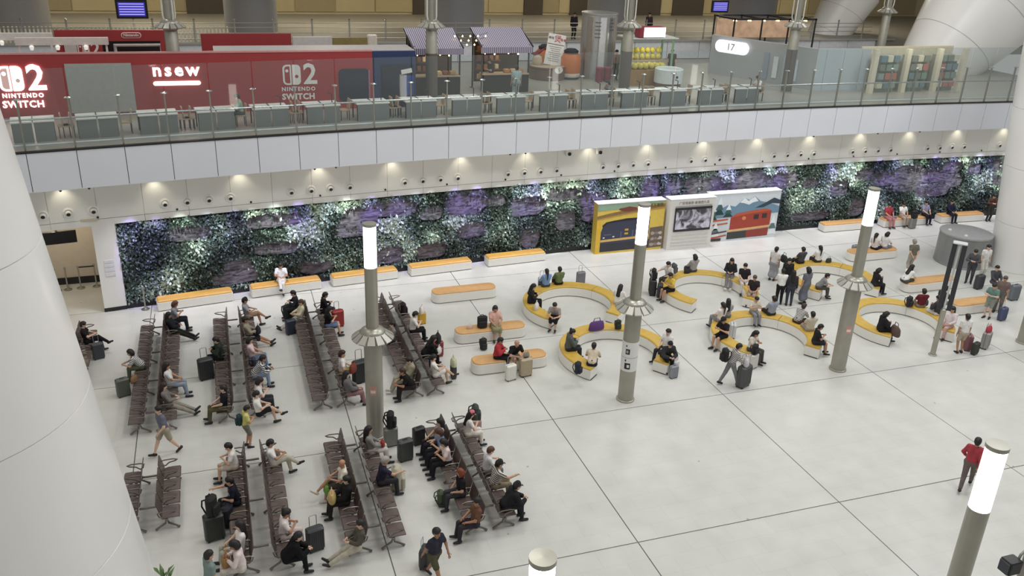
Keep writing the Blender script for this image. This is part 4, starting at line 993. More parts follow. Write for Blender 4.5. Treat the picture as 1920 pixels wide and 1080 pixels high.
# --- ring C
ring('C', 1252, 522, 200, 'reach', 'man with grey backpack reaching to the luggage pile at the middle far ring', (T, '#d9d6d3'), (TR, '#45454c'))
p = at(1262, 520, .5); backpack((p[0]+.12, p[1]+.2, .62), 100, '#5c5b63', 'grey backpack on the back of the reaching man', .95)
cs = suitcase(g(1222, 552), 70, '#2a2a2d', 'black suitcase in the luggage pile left of the middle far ring', .75)
backpack(top(cs), 60, '#222225', 'black bag on top of the luggage pile', 1.0)
suitcase(g(1236, 556), 60, '#34343a', 'second dark suitcase of the luggage pile, nearer the yellow shirt', .62, handle=False)
ring('C', 1248, 545, 190, 'phone', 'person in yellow shirt and black shorts facing the luggage pile', (T, '#d8bf52'), (SH, '#222125'))
ring('C', 1303, 513, 95, 'lap', 'curly-haired person in grey shirt seen from behind on the middle far ring', (LS, '#a3a09f'), (TR, '#4a494d'), hair='bob')
p = at(1288, 512, .475); tote((p[0], p[1], .475), 5, '#28272a', 'black handbag beside the curly-haired person', .8)
ring('C', 1364, 520, 235, 'ext', 'long-haired woman in black with stretched grey trousers on the middle far ring', (LS, '#2b2a2d'), (TR, '#7b787c'), hair='long', shoe='#e6e4e2')
ring('C', 1383, 530, 245, 'lap', 'youth in black tee and white trousers on the middle far ring', (T, '#2a282b'), (TR, '#d3cecc'))
ring('C', 1398, 548, 230, 'lap', 'man in black tee and khaki trousers at the right of the middle far ring', (T, '#302b2b'), (TR, '#a5958c'), hc='#4a4542')
# --- standing group
std(1446, 526, 30, 'stand', 'woman in black top and long grey skirt standing with a black bag', (T, '#d6d3d0'), (SKT, '#9d9ea4'))
p = at(1460, 526, 0); tote((p[0]+.1, p[1], .95), 90, '#2a292c', 'black shoulder bag of the woman in long grey skirt', 1.1)
std(1459, 571, 60, 'sphone', 'person in white tee and black trousers standing beside the crowd', (T, '#e7e5e3'), (TR, '#26262b'))
std(1478, 573, 60, 'stand', 'long-haired person in dark top and dark jeans in the standing group', (LS, '#3a393d'), (TR, '#3f444f'), hair='long')
std(1506, 570, 100, 'stand', 'woman in grey-blue dress standing at the right of the group', ('dress', '#6f727d'), None, hair='bob')
std(1470, 548, 250, 'stand', 'person in black standing behind the white tee, hair to the shoulders', (LS, '#2f2e31'), (TR, '#2b2b30'), hair='bob')
# --- ring E
ring('E', 1500, 493, 92, 'lap', 'man in black and grey tee from behind on the right far ring', (T, '#4c4c51'), (TR, '#2b2a2d'))
ring('E', 1530, 488, 85, 'lap', 'woman with long braid in white from behind on the right far ring', (T, '#eae8e7'), (TR, '#39383c'), hair='tail')
p = at(1553, 492, .475); tote((p[0], p[1], .475), 0, '#3c3c35', 'dark pouch on the ring right of the woman with the braid', .75)
ring('E', 1528, 545, 330, 'fwd', 'man in grey with dark backpack at the near tip of the right far ring', (T, '#8c8b8c'), (TR, '#55534f'))
p = at(1513, 540, .6); backpack((p[0]-.05, p[1], .62), -120, '#2b2b2e', 'dark backpack on the back of the man in grey', .85)
ring('E', 1640, 535, 350, 'phone', 'woman in black with curly hair right of the lamp pole on the far ring', (LS, '#2b292c'), (TR, '#2d2c30'), hair='bob')
# --- ring D
ring('D', 1336, 632, 200, 'phone', 'person in black cap and black shorts on the left arm of the middle near ring', (T, '#2c2628'), (SH, '#26252a'), cap='#232225')
ring('D', 1354, 603, 100, 'lap', 'woman with ponytail in white on the middle near ring', (T, '#e6e2e3'), (TR, '#8b8a90'), hair='tail')
ring('D', 1376, 600, 70, 'lap', 'long-haired woman in grey beside the silver suitcase', (T, '#a5a3a4'), (TR, '#76757a'), hair='long')
suitcase(g(1372, 632), 60, '#c8cacb', 'silver suitcase inside the middle near ring', .62, handle=False)
ring('D', 1416, 592, 262, 'phone', 'boy in beige tee and grey trousers facing the camera on the middle near ring', (T, '#d8cfc0'), (TR, '#8d8e92'), scale=.92)
ring('D', 1445, 592, 90, 'lap', 'man in grey-blue shirt from behind on the middle near ring', (T, '#9aa0b0'), (TR, '#35353b'))
ring('D', 1490, 606, 20, 'fwd', 'person in black and white striped tee leaning forward on the middle near ring', (T, ('#dad8d4', '#2b2b2e')), (TR, '#4a3d37'), hc='#3a2d28')
ring('D', 1508, 620, 80, 'lap', 'person in beige tee seen from behind, next to the striped tee', (T, '#c9c3b4'), (TR, '#a3998d'))
ring('D', 1530, 644, 335, 'phone', 'man in black tee and shorts at the right tip of the middle near ring', (T, '#2b292c'), (SH, '#343338'))
ring('D', 1396, 668, 300, 'phone', 'long-haired woman in cream at the near tip of the middle near ring', (T, '#dad3c8'), (TR, '#55504c'), hair='long')
cs = suitcase(g(1410, 690), 20, '#d9d6d2', 'white suitcase beside the woman in cream', .6, handle=False)
backpack(top(cs), 20, '#242427', 'black bag on the white suitcase', .8, 1.2)
std(1366, 722, -10, 'push', 'traveller in striped top with black backpack pushing a suitcase', (LS, ('#cfccc8', '#5f5d5f')), (TR, '#7d7e80'))
p = at(1360, 722, 0); backpack((p[0]-.16, p[1]+.05, .98), -90, '#1f1f21', 'black backpack worn by the traveller pushing a suitcase', 1.0)
cs = suitcase(g(1392, 724), 25, '#4d4d4f', 'charcoal suitcase pushed by the traveller in striped top', .86)
tote(top(cs), 60, '#c9c8c9', 'crumpled white bag on the pushed charcoal suitcase', 1.0)
# --- ring F and right side
ring('F', 1646, 622, 340, 'phone', 'person in black coat at the near tip of the right near ring', (JK, '#252427'), (TR, '#242327'), hair='bob')
p = at(1668, 620, .5); tote((p[0]+.05, p[1]-.25, .42), 80, '#5d4a45', 'brown tote held by the person in black coat', 1.35)
ring('F', 1722, 577, 70, 'lap', 'man in dark red tee from behind on the right near ring', (T, '#6f2a36'), (TR, '#8a8276'))
p = at(1703, 575, .475); backpack((p[0], p[1], .475), 20, '#2a292c', 'black backpack left of the man in dark red', .95)
p = at(1738, 574, .475); tote((p[0], p[1]+.1, .475), 20, '#4a4a49', 'dark bag right of the man in dark red', .8)
ring('F', 1757, 590, 100, 'phone', 'person in dark jacket partly behind the thin sign post', (JK, '#3d3d41'), (TR, '#c9c6c2'))
ring('F', 1780, 612, 200, 'lap', 'woman in pale pink and white on the right tip of the near right ring', (LS, '#e0d3d3'), (TR, '#c9a9a6'), hair='long')
onb('r1', 1645, 470, 20, 'lap', 'ponytailed woman in white, left of two behind the right lamp pole', (T, '#dddbd8'), (TR, '#2f2e33'), hair='tail')
onb('r1', 1662, 468, 15, 'phone', 'woman in white, right of two behind the right lamp pole', (T, '#e4e2df'), (TR, '#8b8a8c'), hair='bob')
suitcase(g(1601, 478), 0, '#8d8f8f', 'grey suitcase behind the bench at the right lamp pole', .55, handle=False)
std(1704, 512, 80, 'behind', 'grey-haired man in olive tee and khaki trousers standing with hands behind him', (T, '#6c695d'), (TR, '#aaa398'), hc='#8f8b84')
onb('r2', 1712, 537, 10, 'fwd', 'woman in white top writing on the bench left of the sign post', (T, '#e6e5e1'), (TR, '#54554d'), hair='long')
onb('r3', 1795, 588, 10, 'phone', 'man in dark green shirt on the bench behind the sign post', (T, '#3c4038'), (TR, '#837c78'))
std(1798, 662, 75, 'stand', 'man in white tee and beige shorts standing by the luggage right of the sign post', (T, '#e6e4df'), (SH, '#b9aa98'))
cs = suitcase(g(1845, 652), 30, '#9d9c9a', 'pale grey suitcase with a red bag, right of the man in white tee', .72)
tote(top(cs), 20, '#b5404a', 'red and white bag on the pale grey suitcase', .85)
suitcase(g(1826, 664), 20, '#33352f', 'small black suitcase at the feet of the man in white tee', .52, handle=False)
suitcase(g(1811, 655), 60, '#8a5b60', 'dull red suitcase behind the man in white tee', .68, handle=False)
std(1850, 596, 200, 'fwd' if False else 'sphone', 'person in teal green tee standing beside the blue suitcase', (T, '#6f8f88'), (SH, '#8f938a'))
std(1868, 585, 220, 'stand', 'person in brown top leaning over luggage at the right edge', (T, '#7a6a66'), (TR, '#6f6a6a'), hc='#5a4a44')
suitcase(g(1877, 600), 10, '#4c5478', 'blue suitcase at the right edge by the teal tee', .6, handle=False)
suitcase(g(1898, 562), 0, '#6e737b', 'slate grey suitcase at the far right edge', .75, handle=False)
std(1838, 520, 260, 'stand', 'person in white top standing before the right column', (T, '#e1e0dc'), (TR, '#cfccc4'))
suitcase(g(1833, 541), 10, '#3d4046', 'dark suitcase before the right column', .7, handle=False)
onb('r4', 1884, 540, 255, 'lap', 'man in dark clothes on the orange-topped bench at the right edge', (LS, '#4a4a4e'), (TR, '#55565c'))
std(1815, 530, 220, 'sphone', 'person in dark grey standing beside the grey round booth', (LS, '#55555a'), (TR, '#4a4b50'))
onb('w6', 1662, 408, 265, 'lap', 'sitter in red top on the far right wall bench', (T, '#a83c49'), (TR, '#b87f80'))
onb('w6', 1687, 405, 265, 'lap', 'sitter in white top and khaki trousers on the far right wall bench', (T, '#efeeee'), (TR, '#b5a596'))
suitcase(g(1671, 424), 0, '#7d80a0', 'blue-grey suitcase before the sitter in red', .6, handle=False)
cs = suitcase(g(1709, 428), 0, '#8a8b89', 'grey case under a black bag before the far right wall bench', .6, handle=False)
backpack(top(cs), 0, '#232323', 'black bag on the grey case before the far right wall bench', .9, 1.3)
onb('w6', 1735, 404, 265, 'lap', 'sitter in lilac-grey tee and black trousers on the far right wall bench', (T, '#8f8fa3'), (TR, '#22232b'))
onb('w7', 1783, 402, 265, 'lap', 'sitter in navy on the last wall bench by the right column', (LS, '#23243a'), (TR, '#262838'))
std(1851, 414, 250, 'sphone', 'person in dark brown standing at the garden beside the right column', (LS, '#5a4038'), (TR, '#3c3b38'))
std(1808, 916, 35, 'walk', 'walker in red top and grey trousers beside the near lamp pole on the right', (LS, '#a8434a'), (TR, '#6f6460'))
# ================================================================== thin sign post, grey round booth, mural stand
o = thing('sign_post', 'thin steel post with two tall black sign blades', 'sign', (22.88, .6, 0), R(-46))
MB().lathe([(.16, 0), (.16, .03), (.13, .05)], 16).build('base_ring', STEELD, o, True); MB().rbox((0, 0, 1.02), (.2, .2, 1.98), .05).build('post', STEEL, o)
for s_ in (-1, 1): MB().rbox((s_*.17, 0, 3.35), (.17, .26, 2.7), .03).build('sign_blade', mat('#2b2e33', .4), o)
MB().box((0, 0, 3.3), (.07, .08, 2.6)).build('spine', CHROME, o); MB().rbox((0, 0, 4.72), (.5, .34, .05), .05).build('top_plate', mat('#c9cccd', .3), o)
o = thing('round_booth', 'round grey metal booth in front of the right-hand column', 'booth', (32.15, 8.85, 0)); o.scale = (.72, .72, 1)
MB().lathe([(1.72, 0), (1.72, .06), (1.68, .08), (1.68, 1.55)], 48).build('drum', mat('#8f9091', .4, .3, var=.03), o, True)
MB().lathe([(1.72, 1.54), (1.72, 1.62), (1.5, 1.64), (0, 1.64)], 48).build('lid', mat('#a9aaab', .4, .2), o, True)
for k in range(16): MB().box((1.685*math.cos(2*PI*k/16), 1.685*math.sin(2*PI*k/16), .82), (.012, .02, 1.4), rz=2*PI*k/16).build('seam', STEELD, o)
for a in (2.6, 3.9): MB().lathe([(.12, 0), (.1, .05), (0, .07)], 10, (1.1*math.cos(a), 1.1*math.sin(a), 1.64)).build('lamp_spot', mat('#e9e9e4', .3), o)

def poly_on(parent, name, pts, col, y, th=.006, rough=.5, **k):
    """flat printed shape on an upright board, pts in board XZ coordinates"""
    return MB().plate(pts, y-th, y, ).build(name, mat(col, rough, **k), parent)
def blob(cx, cz, rx, rz, n=14, j=0., seed=1):
    r_ = random.Random(seed); return [(cx+rx*(1+r_.uniform(-j, j))*math.cos(2*PI*k/n), cz+rz*(1+r_.uniform(-j, j))*math.sin(2*PI*k/n)) for k in range(n)]
HK = 2.62
# yellow mural: local x 0..3.75
o = thing('mural_board', 'yellow landscape mural board with a dark train, below the garden', 'mural', (14.1, 14.06, 0), R(0)); L_ = 3.7
MB().box((L_/2, .25, HK/2), (L_, .5, HK)).build('board', mat('#dcbf58', .5, var=.05), o); MB().box((L_/2, .25, HK+.01), (L_+.04, .54, .03)).build('top_edge', mat('#eef0f4', .4), o)
poly_on(o, 'printed_sky', [(0, 2.25), (L_*.35, 2.3), (L_, 2.5), (L_, HK), (0, HK)], '#8fa88f', -.001)
poly_on(o, 'printed_field', [(0, 2.0), (.9, 2.15), (2.2, 2.3), (L_, 2.45), (L_, 2.2), (2.0, 2.05), (.8, 1.9), (0, 1.85)], '#8b6f45', -.002)
poly_on(o, 'printed_field', [(0, 1.85), (1.2, 2.02), (L_, 2.28), (L_, 2.22), (1.2, 1.96), (0, 1.78)], '#b98f4a', -.004)
poly_on(o, 'printed_hill', blob(1.7, 2.28, .5, .12, 12, .2, 3), '#7a4636', -.006)
loco = [(.25, .12), (.25, 1.15), (.33, 1.4), (.6, 1.6), (1.2, 1.66), (2.9, 1.72), (2.9, .12)]
poly_on(o, 'printed_train', loco, '#3b3f52', -.004)
poly_on(o, 'printed_train_roof', [(.33, 1.4), (.6, 1.6), (1.2, 1.66), (2.9, 1.72), (2.9, 1.8), (1.6, 1.8), (1.3, 1.76), (.9, 1.72), (.5, 1.66), (.3, 1.5)], '#26252b', -.008)
poly_on(o, 'printed_stripe', [(.25, .62), (2.95, .72), (2.95, .84), (.25, .74)], '#d9b26a', -.008)
poly_on(o, 'printed_chassis', [(.25, .1), (2.95, .14), (2.95, .6), (.25, .52)], '#33333d', -.008)
for (x, z, w_, h_, c) in ((.42, .85, .1, .06, '#e6e4da'), (.95, .88, .1, .06, '#e6e4da'), (1.35, .95, .07, .35, '#5a5f7c'), (1.65, 1.0, .2, .1, '#c7a53b'), (1.65, 1.2, .2, .1, '#c7a53b'), (2.0, .98, .07, .35, '#5a5f7c'), (.62, 1.0, .4, .06, '#5d6478')):
    poly_on(o, 'printed_detail', [(x-w_/2, z-h_/2), (x+w_/2, z-h_/2), (x+w_/2, z+h_/2), (x-w_/2, z+h_/2)], c, -.012)
poly_on(o, 'printed_rocks', [(2.95, .12), (L_-.02, .14), (L_-.02, 1.25), (2.95, 1.2)], '#6d5f57', -.006)
for k in range(9):
    poly_on(o, 'printed_rock', blob(3.0+.22*(k % 3)+.12, .3+.3*(k//3), .12, .09, 7, .4, k), ['#a89d92', '#8d8078', '#c2bab0'][k % 3], -.011)
poly_on(o, 'printed_side', [(.0, .1), (.22, .1), (.22, 1.7), (.0, 1.8)], '#e0b53c', -.003)
lettering('郑万高铁', .2, mat('#4c4a2e', .6), o, (3.2, -.01, 2.38))
# middle unit with the film screen
o = thing('info_stand', 'pale grey information stand with a film screen between the two murals', 'stand', (17.95, 13.78, 0), 0); L_ = 2.55
MB().box((L_/2, .3, 1.34), (L_, .6, 2.68)).build('cabinet', mat('#dcdad5', .5, var=.02), o); MB().box((L_/2, .3, 2.69), (L_+.04, .64, .03)).build('top_edge', mat('#eef0f4', .4), o)
MB().rbox((L_/2+.05, -.03, 1.62), (2.1, .06, 1.28), .02, axis='y').build('screen_frame', mat('#2b2a2e', .3), o)
def _film(nt, b):
    L = nt.links; tc = nt.nodes.new('ShaderNodeTexCoord'); n = nt.nodes.new('ShaderNodeTexNoise'); n.inputs['Scale'].default_value = 2.1; n.inputs['Detail'].default_value = 5; n.inputs['Distortion'].default_value = 1.
    L.new(tc.outputs['Object'], n.inputs['Vector']); cr = nt.nodes.new('ShaderNodeValToRGB'); L.new(n.outputs['Fac'], cr.inputs[0])
    cr.color_ramp.elements[0].position = .42; cr.color_ramp.elements[0].color = (*lin('#3a363d'), 1); cr.color_ramp.elements[1].position = .6; cr.color_ramp.elements[1].color = (*lin('#cbc6d2'), 1)
    b.inputs['Base Color'].default_value = (.02, .02, .02, 1); L.new(cr.outputs[0], b.inputs['Emission Color']); b.inputs['Emission Strength'].default_value = .75
MB().box((L_/2+.05, -.064, 1.62), (1.98, .012, 1.02)).build('film_picture', node_mat('film', _film), o)
lettering('广深港高铁·香港西九龙', .17, mat('#8f8d86', .6), o, (L_/2+.05, -.008, 2.46))
for zz in (.25, .42, .6, .78): MB().box((L_/2, -.012, zz), (2.1, .03, .05)).build('ledge', mat('#cfcdc8', .5), o)
MB().box((L_/2+.05, -.012, 2.33), (2.1, .02, .015)).build('rule', mat('#a8a6a0', .6), o)
# snow mural
o = thing('mural_board', 'snowy mountain mural board with a red train, below the garden', 'mural', (20.6, 14.34, 0), 0); L_ = 4.2
MB().box((L_/2, .25, HK/2), (L_, .5, HK)).build('board', mat('#cfd6da', .5, var=.03), o); MB().box((L_/2, .25, HK+.01), (L_+.04, .54, .03)).build('top_edge', mat('#eef0f4', .4), o)
poly_on(o, 'printed_mountain', [(0.2, 1.6), (1.0, 2.0), (1.5, 1.9), (2.0, 2.35), (2.3, 2.2), (2.6, 2.4), (3.0, 2.1), (3.5, 2.0), (4.2, 1.75), (4.2, 1.4), (0.2, 1.3)], '#6f8ea3', -.002)
poly_on(o, 'printed_snow', [(1.75, 2.1), (2.0, 2.35), (2.25, 2.15), (2.6, 2.38), (2.85, 2.12), (2.5, 2.05), (2.3, 1.95), (2.0, 2.05)], '#e6edf0', -.006)
poly_on(o, 'printed_ridge', [(2.7, 1.75), (3.3, 2.0), (3.8, 2.25), (4.2, 2.1), (4.2, 1.9), (3.7, 1.95), (3.2, 1.75)], '#33454f', -.006)
for k, (x, z, h_) in enumerate(((.55, 1.5, 1.0), (.2, 1.2, .9), (1.1, 1.35, .7), (3.95, .2, 1.1), (.45, .3, .8))):
    for q in range(3): poly_on(o, 'printed_fir', [(x-.3+.07*q, z+h_*.28*q), (x+.3-.07*q, z+h_*.28*q), (x, z+h_*(.45+.28*q))], ['#24403f', '#3d5f60', '#dfe8ea'][q] if k < 3 else ['#dfe6e6', '#5a7274', '#e6ecec'][q], -.008-.002*q)
tr = [(1.3, .55), (1.3, 1.3), (1.6, 1.5), (2.6, 1.62), (3.4, 1.68), (3.75, 1.55), (3.75, .6)]
poly_on(o, 'printed_train', tr, '#a2402f', -.012); poly_on(o, 'printed_train_roof', [(1.3, 1.3), (1.6, 1.5), (2.6, 1.62), (3.4, 1.68), (3.75, 1.55), (3.4, 1.52), (2.6, 1.46), (1.6, 1.34)], '#b9573d', -.016)
poly_on(o, 'printed_stripe', [(1.2, .5), (3.75, .62), (3.75, .74), (1.2, .62)], '#d9ad77', -.016); poly_on(o, 'printed_chassis', [(1.2, .1), (2.35, .12), (2.35, .52), (1.2, .48)], '#3b3d3d', -.016)
poly_on(o, 'printed_chassis', [(2.35, .12), (3.7, .15), (3.7, .58), (2.35, .52)], '#8e3a30', -.016)
for (x, z, w_, h_) in ((2.85, 1.25, .3, .26), (3.35, 1.28, .3, .26)): poly_on(o, 'printed_window', [(x-w_/2, z-h_/2), (x+w_/2, z-h_/2), (x+w_/2, z+h_/2), (x-w_/2, z+h_/2)], '#3b2c2c', -.018)
poly_on(o, 'printed_emblem', blob(2.1, 1.22, .12, .1), '#d98a5a', -.018)
for k in range(5): poly_on(o, 'printed_beam', [(0, .15+.24*k), (1.15, .3+.22*k), (1.15, .38+.22*k), (0, .25+.24*k)], ['#b0503d', '#5a4a4a', '#d2d8d8', '#a9654f', '#c0583f'][k], -.010)
poly_on(o, 'printed_track', [(0, .05), (.85, .05), (.85, .2), (0, .18)], '#4a3434', -.014)

# ================================================================== upper level
U = 7.06
def up(px, py): p = at(px, py, U); return (p[0], p[1], U)
RED = mat('#a0383a', .5, var=.04, nscale=1.2); WHT = mat('#ece9e4', .5, var=0); NAVY = mat('#26375e', .5, var=.08, nscale=2)
GREYP = mat('#7b7f7f', .6, var=.03)
LSIGN = mat('#fffdf8', .5, var=0, emit=3.2)
YR = 17.0
o = thing('exhibition_wall', 'long red exhibition wall with white lettering on the upper level', 'wall', (0, YR, U))
MB().box((-4.65, .08, 1.27), (16.7, .16, 2.54)).build('red_panel', RED, o); MB().box((4.7, .08, 1.27), (1.98, .16, 2.54)).build('navy_panel', NAVY, o)
MB().box((-4.65, .08, 2.57), (16.7, .22, .06)).build('top_rim', mat('#c98f8d', .5), o)
MB().box((1.3, 1.15, 2.5), (8.8, 1.9, .1)).build('ledge', mat('#b9b5b4', .5), o); MB().box((5.65, 1.1, 1.25), (.1, 2.0, 2.5)).build('end_panel', NAVY, o)
for x in (-2.9, -.4, 2.1, 4.6): MB().box((x, 2.1, 1.25), (.12, .12, 2.5)).build('upright', mat('#a9a5a4', .5), o)
def logo(parent, x, z, s_, m_, y=-.012, em=False):
    """rounded two-part game mark with the figure 2 beside it"""
    def rrect(cx, cz, w_, h_, r):
        P = []
        for (sx, sz, a0, rq) in ((1, 1, 0, r[0]), (-1, 1, 90, r[1]), (-1, -1, 180, r[2]), (1, -1, 270, r[3])):
            for k in range(5):
                a = R(a0+90*k/4); P.append((cx+sx*(w_/2-rq)+rq*math.cos(a), cz+sz*(h_/2-rq)+rq*math.sin(a)))
        return P
    w_, h_ = .42*s_, 1.0*s_
    MB().plate(rrect(x-.52*s_, z, w_, h_, (.03*s_, .2*s_, .2*s_, .03*s_)), y-.01, y).build('logo_left', m_, parent)
    bg = NAVY if False else RED
    MB().plate(rrect(x-.51*s_, z, w_-.16*s_, h_-.16*s_, (.01*s_, .14*s_, .14*s_, .01*s_)), y-.016, y).build('logo_cut', bg if not em else mat('#d9a9a4', .5, emit=.6, var=0), parent)
    MB().plate(rrect(x-.06*s_, z, w_, h_, (.2*s_, .03*s_, .03*s_, .2*s_)), y-.01, y).build('logo_right', m_, parent)
    MB().plate(blob(x-.52*s_, z+.2*s_, .08*s_, .08*s_, 10), y-.02, y).build('logo_dot', m_, parent)
    MB().plate(blob(x-.05*s_, z-.08*s_, .085*s_, .085*s_, 10), y-.02, y).build('logo_dot', bg if not em else mat('#d9a9a4', .5, emit=.6, var=0), parent)
    lettering('2', 1.42*s_, m_, parent, (x+.62*s_, y, z-.02*s_), bold=.03*s_, depth=.008)
p = atY(558, 140, YR); logo(o, p[0], p[2]-U, .88, WHT)
p = atY(560, 167, YR); lettering('NINTENDO', .24, WHT, o, (p[0], -.012, p[2]-U), spacing=1.25, bold=.008)
p = atY(560, 180, YR); lettering('SWITCH', .36, WHT, o, (p[0], -.012, p[2]-U-.03), spacing=1.08, bold=.014)
p = atY(36, 147, YR); logo(o, p[0], p[2]-U, 1.0, LSIGN, -.05, True)
p = atY(44, 180, YR); lettering('NINTENDO', .24, LSIGN, o, (p[0], -.05, p[2]-U+.02), spacing=1.3, bold=.008)
p = atY(44, 191, YR); lettering('SWITCH', .38, LSIGN, o, (p[0], -.05, p[2]-U-.1), spacing=1.1, bold=.01)
p = atY(330, 136, YR); lettering('nsew', .74, LSIGN, o, (p[0], -.05, p[2]-U+.1), spacing=1.3, bold=.02)  # emissive letters and the bar below sit on the wall face
p = atY(332, 153, YR); MB().rbox((p[0], -.05, p[2]-U-.06), (1.9, .05, .17), .08, axis='y').build('glow_bar', LSIGN, o)
for (a, b, c, d) in ((135, 245, 118, 212),):
    q0, q1 = atY(a, d, YR), atY(b, c, YR)
    MB().box(((q0[0]+q1[0])/2, -.02, (q0[2]+q1[2])/2-U), (q1[0]-q0[0], .04, q1[2]-q0[2])).build('poster', mat('#a9aaa5', .6, var=.05), o)
p0, p1 = atY(637, 190, YR), atY(692, 128, YR)
MB().rbox(((p0[0]+p1[0])/2, -.04, (p0[2]+p1[2])/2-U), (p1[0]-p0[0], .06, p1[2]-p0[2]), .2, axis='y').build('device_cutout', mat('#232a3b', .3, var=.1), o)
MB().box((p1[0]-.02, -.08, (p0[2]+p1[2])/2-U), (.07, .04, (p1[2]-p0[2])*.9)).build('device_edge', mat('#9c6a80', .5), o)
MB().box((4.85, -.03, 1.0), (1.5, .06, 1.9)).build('dark_panel', mat('#1d2433', .35, var=.1), o)
MB().box((5.25, -.05, 1.65), (.5, .05, .2), ry=R(-10)).build('label_card', WHT, o); MB().box((5.35, -.05, 1.0), (.45, .05, .9)).build('blue_print', mat('#30488a', .5, var=.2, nscale=4), o)
# rear red booth
YB = 21.6
o = thing('exhibition_booth', 'rear red exhibition booth with a dark doorway and an oval sign', 'booth', (0, YB, U))
q0, q1 = atY(100, 57, YB), atY(308, 56, YB); xa, xb, zt = q0[0], q1[0], q0[2]-U
xd0, xd1, zd = atY(190, 77, YB)[0], atY(300, 77, YB)[0], atY(240, 77, YB)[2]-U
MB().box(((xa+xd0)/2, .1, zt/2), (xd0-xa, .2, zt)).build('red_panel', RED, o); MB().box(((xd1+xb)/2, .1, zt/2), (xb-xd1, .2, zt)).build('red_panel', RED, o)
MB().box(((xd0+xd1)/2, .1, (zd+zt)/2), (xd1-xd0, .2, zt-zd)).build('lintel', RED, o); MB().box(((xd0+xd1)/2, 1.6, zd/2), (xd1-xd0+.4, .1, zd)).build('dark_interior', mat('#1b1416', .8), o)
MB().tube([(xd0+.5, .5, 0), (xd0+.5, .5, zd-.25), (xd1, .5, zd-.25), (xd1, .5, 0)], .1, 6).build('lamp_frame', mat('#c9c2c0', .5), o)
p = atY(246, 66, YB); MB().rbox((p[0], -.02, p[2]-U), (.86, .04, .26), .12, axis='y').build('sign_oval', mat('#e6d6d2', .5), o); MB().rbox((p[0], -.035, p[2]-U), (.78, .04, .2), .09, axis='y').build('sign_ground', RED, o)
lettering('Nintendo', .17, WHT, o, (p[0], -.06, p[2]-U+.01), bold=.004)
p = atY(164, 92, YB); logo(o, p[0], p[2]-U, .55, WHT)
p = atY(133, 90, YB); MB().box((p[0], -.06, p[2]-U-.3), (.5, .1, 1.3)).build('white_panel', mat('#cbc6c2', .5), o)
q0, q1 = atY(375, 57, YB), atY(545, 57, YB)
MB().box(((q0[0]+q1[0])/2, .1, 1.3), (q1[0]-q0[0], .2, q0[2]-U-1.3+1.3)).build('red_panel', RED, o)
MB().box(((q0[0]+q1[0])/2+.8, -.03, 1.55), (2.0, .06, .7)).build('dark_screen', mat('#241c1e', .4), o); MB().box((q0[0]+.7, -.03, 1.7), (.9, .06, .6)).build('picture', mat('#8d8268', .5, var=.2), o)
q2, q3 = atY(548, 58, YB), atY(622, 58, YB)
MB().box(((q2[0]+q3[0])/2, .1, 1.3), (q3[0]-q2[0], .2, 2.6)).build('white_panel', mat('#cfcbc8', .5), o); MB().rbox(((q2[0]+q3[0])/2, -.03, 1.75), (1.5, .06, .7), .15, axis='y').build('dark_screen', mat('#1e1d20', .4), o)
q4 = atY(690, 60, YB)
MB().box(((q3[0]+q4[0])/2, .1, 1.3), (q4[0]-q3[0], .2, 2.5)).build('yellow_panel', mat('#8d7f4f', .5, var=.15), o)
MB().rbox((q4[0]+.2, .1, 1.35), (.5, .3, 2.7), .1).build('white_pillar', mat('#d8cfc4', .5), o)
for k, x in enumerate((-8.6, -11.0)):
    o = thing('track_light', 'white lighting bar with spot heads over the left booth, the %s one' % ('nearer' if k == 0 else 'farther'), 'light', (x-.6, 19.4+k*1.6, U))
    MB().box((0, 0, 2.75), (3.6, .25, .3)).build('bar', mat('#e4dfd8', .5), o)
    for q in (-1.2, -.2, .9): MB().lathe([(.06, -.2), (.1, -.05), (.05, 0), (0, 0)], 10, (q, -.15, 2.6)).build('spot_head', mat('#f3efe8', .4, emit=.5, var=0), o)
    for q in (-1.7, 1.7): MB().box((q, .05, 1.3), (.08, .08, 2.6)).build('upright', WHT, o)

# tables along the glass
TT = MB(); TT.box((-.37, .5, .745), (.72, 1.02, .05)); TT.box((.37, .5, .745), (.72, 1.02, .05)); TTM = TT.mesh('table_top')
MPM = MB().box((0, .0, .36), (.66, .03, .72)).mesh('front_panel'); TL = MB().box((0, 0, .36), (.05, .05, .72)).mesh('leg'); DV = MB().box((0, .5, .775), (.03, 1.0, .05)).mesh('divider')
TOPM = mat('#eceae2', .45, var=.03); WOOD = mat('#b79e80', .55, var=.1, nscale=5); LAMPA = MB().tube([(0, 0, .77), (0, 0, 1.12), (-.22, -.1, 1.2)], .025, 5).mesh('desk_lamp')
CHS = MB().rbox((0, 0, .44), (.44, .44, .05), .05).mesh('seat', True); CHB = MB().box((0, .21, .7), (.42, .04, .42), rx=R(-8)).mesh('backrest'); CHL = MB().box((0, 0, .21), (.035, .035, .43)).mesh('leg')
nth = ['first', 'second', 'third', 'fourth', 'fifth', 'sixth', 'seventh', 'eighth', 'ninth', 'tenth', 'eleventh', 'twelfth', 'thirteenth', 'fourteenth', 'fifteenth', 'sixteenth']
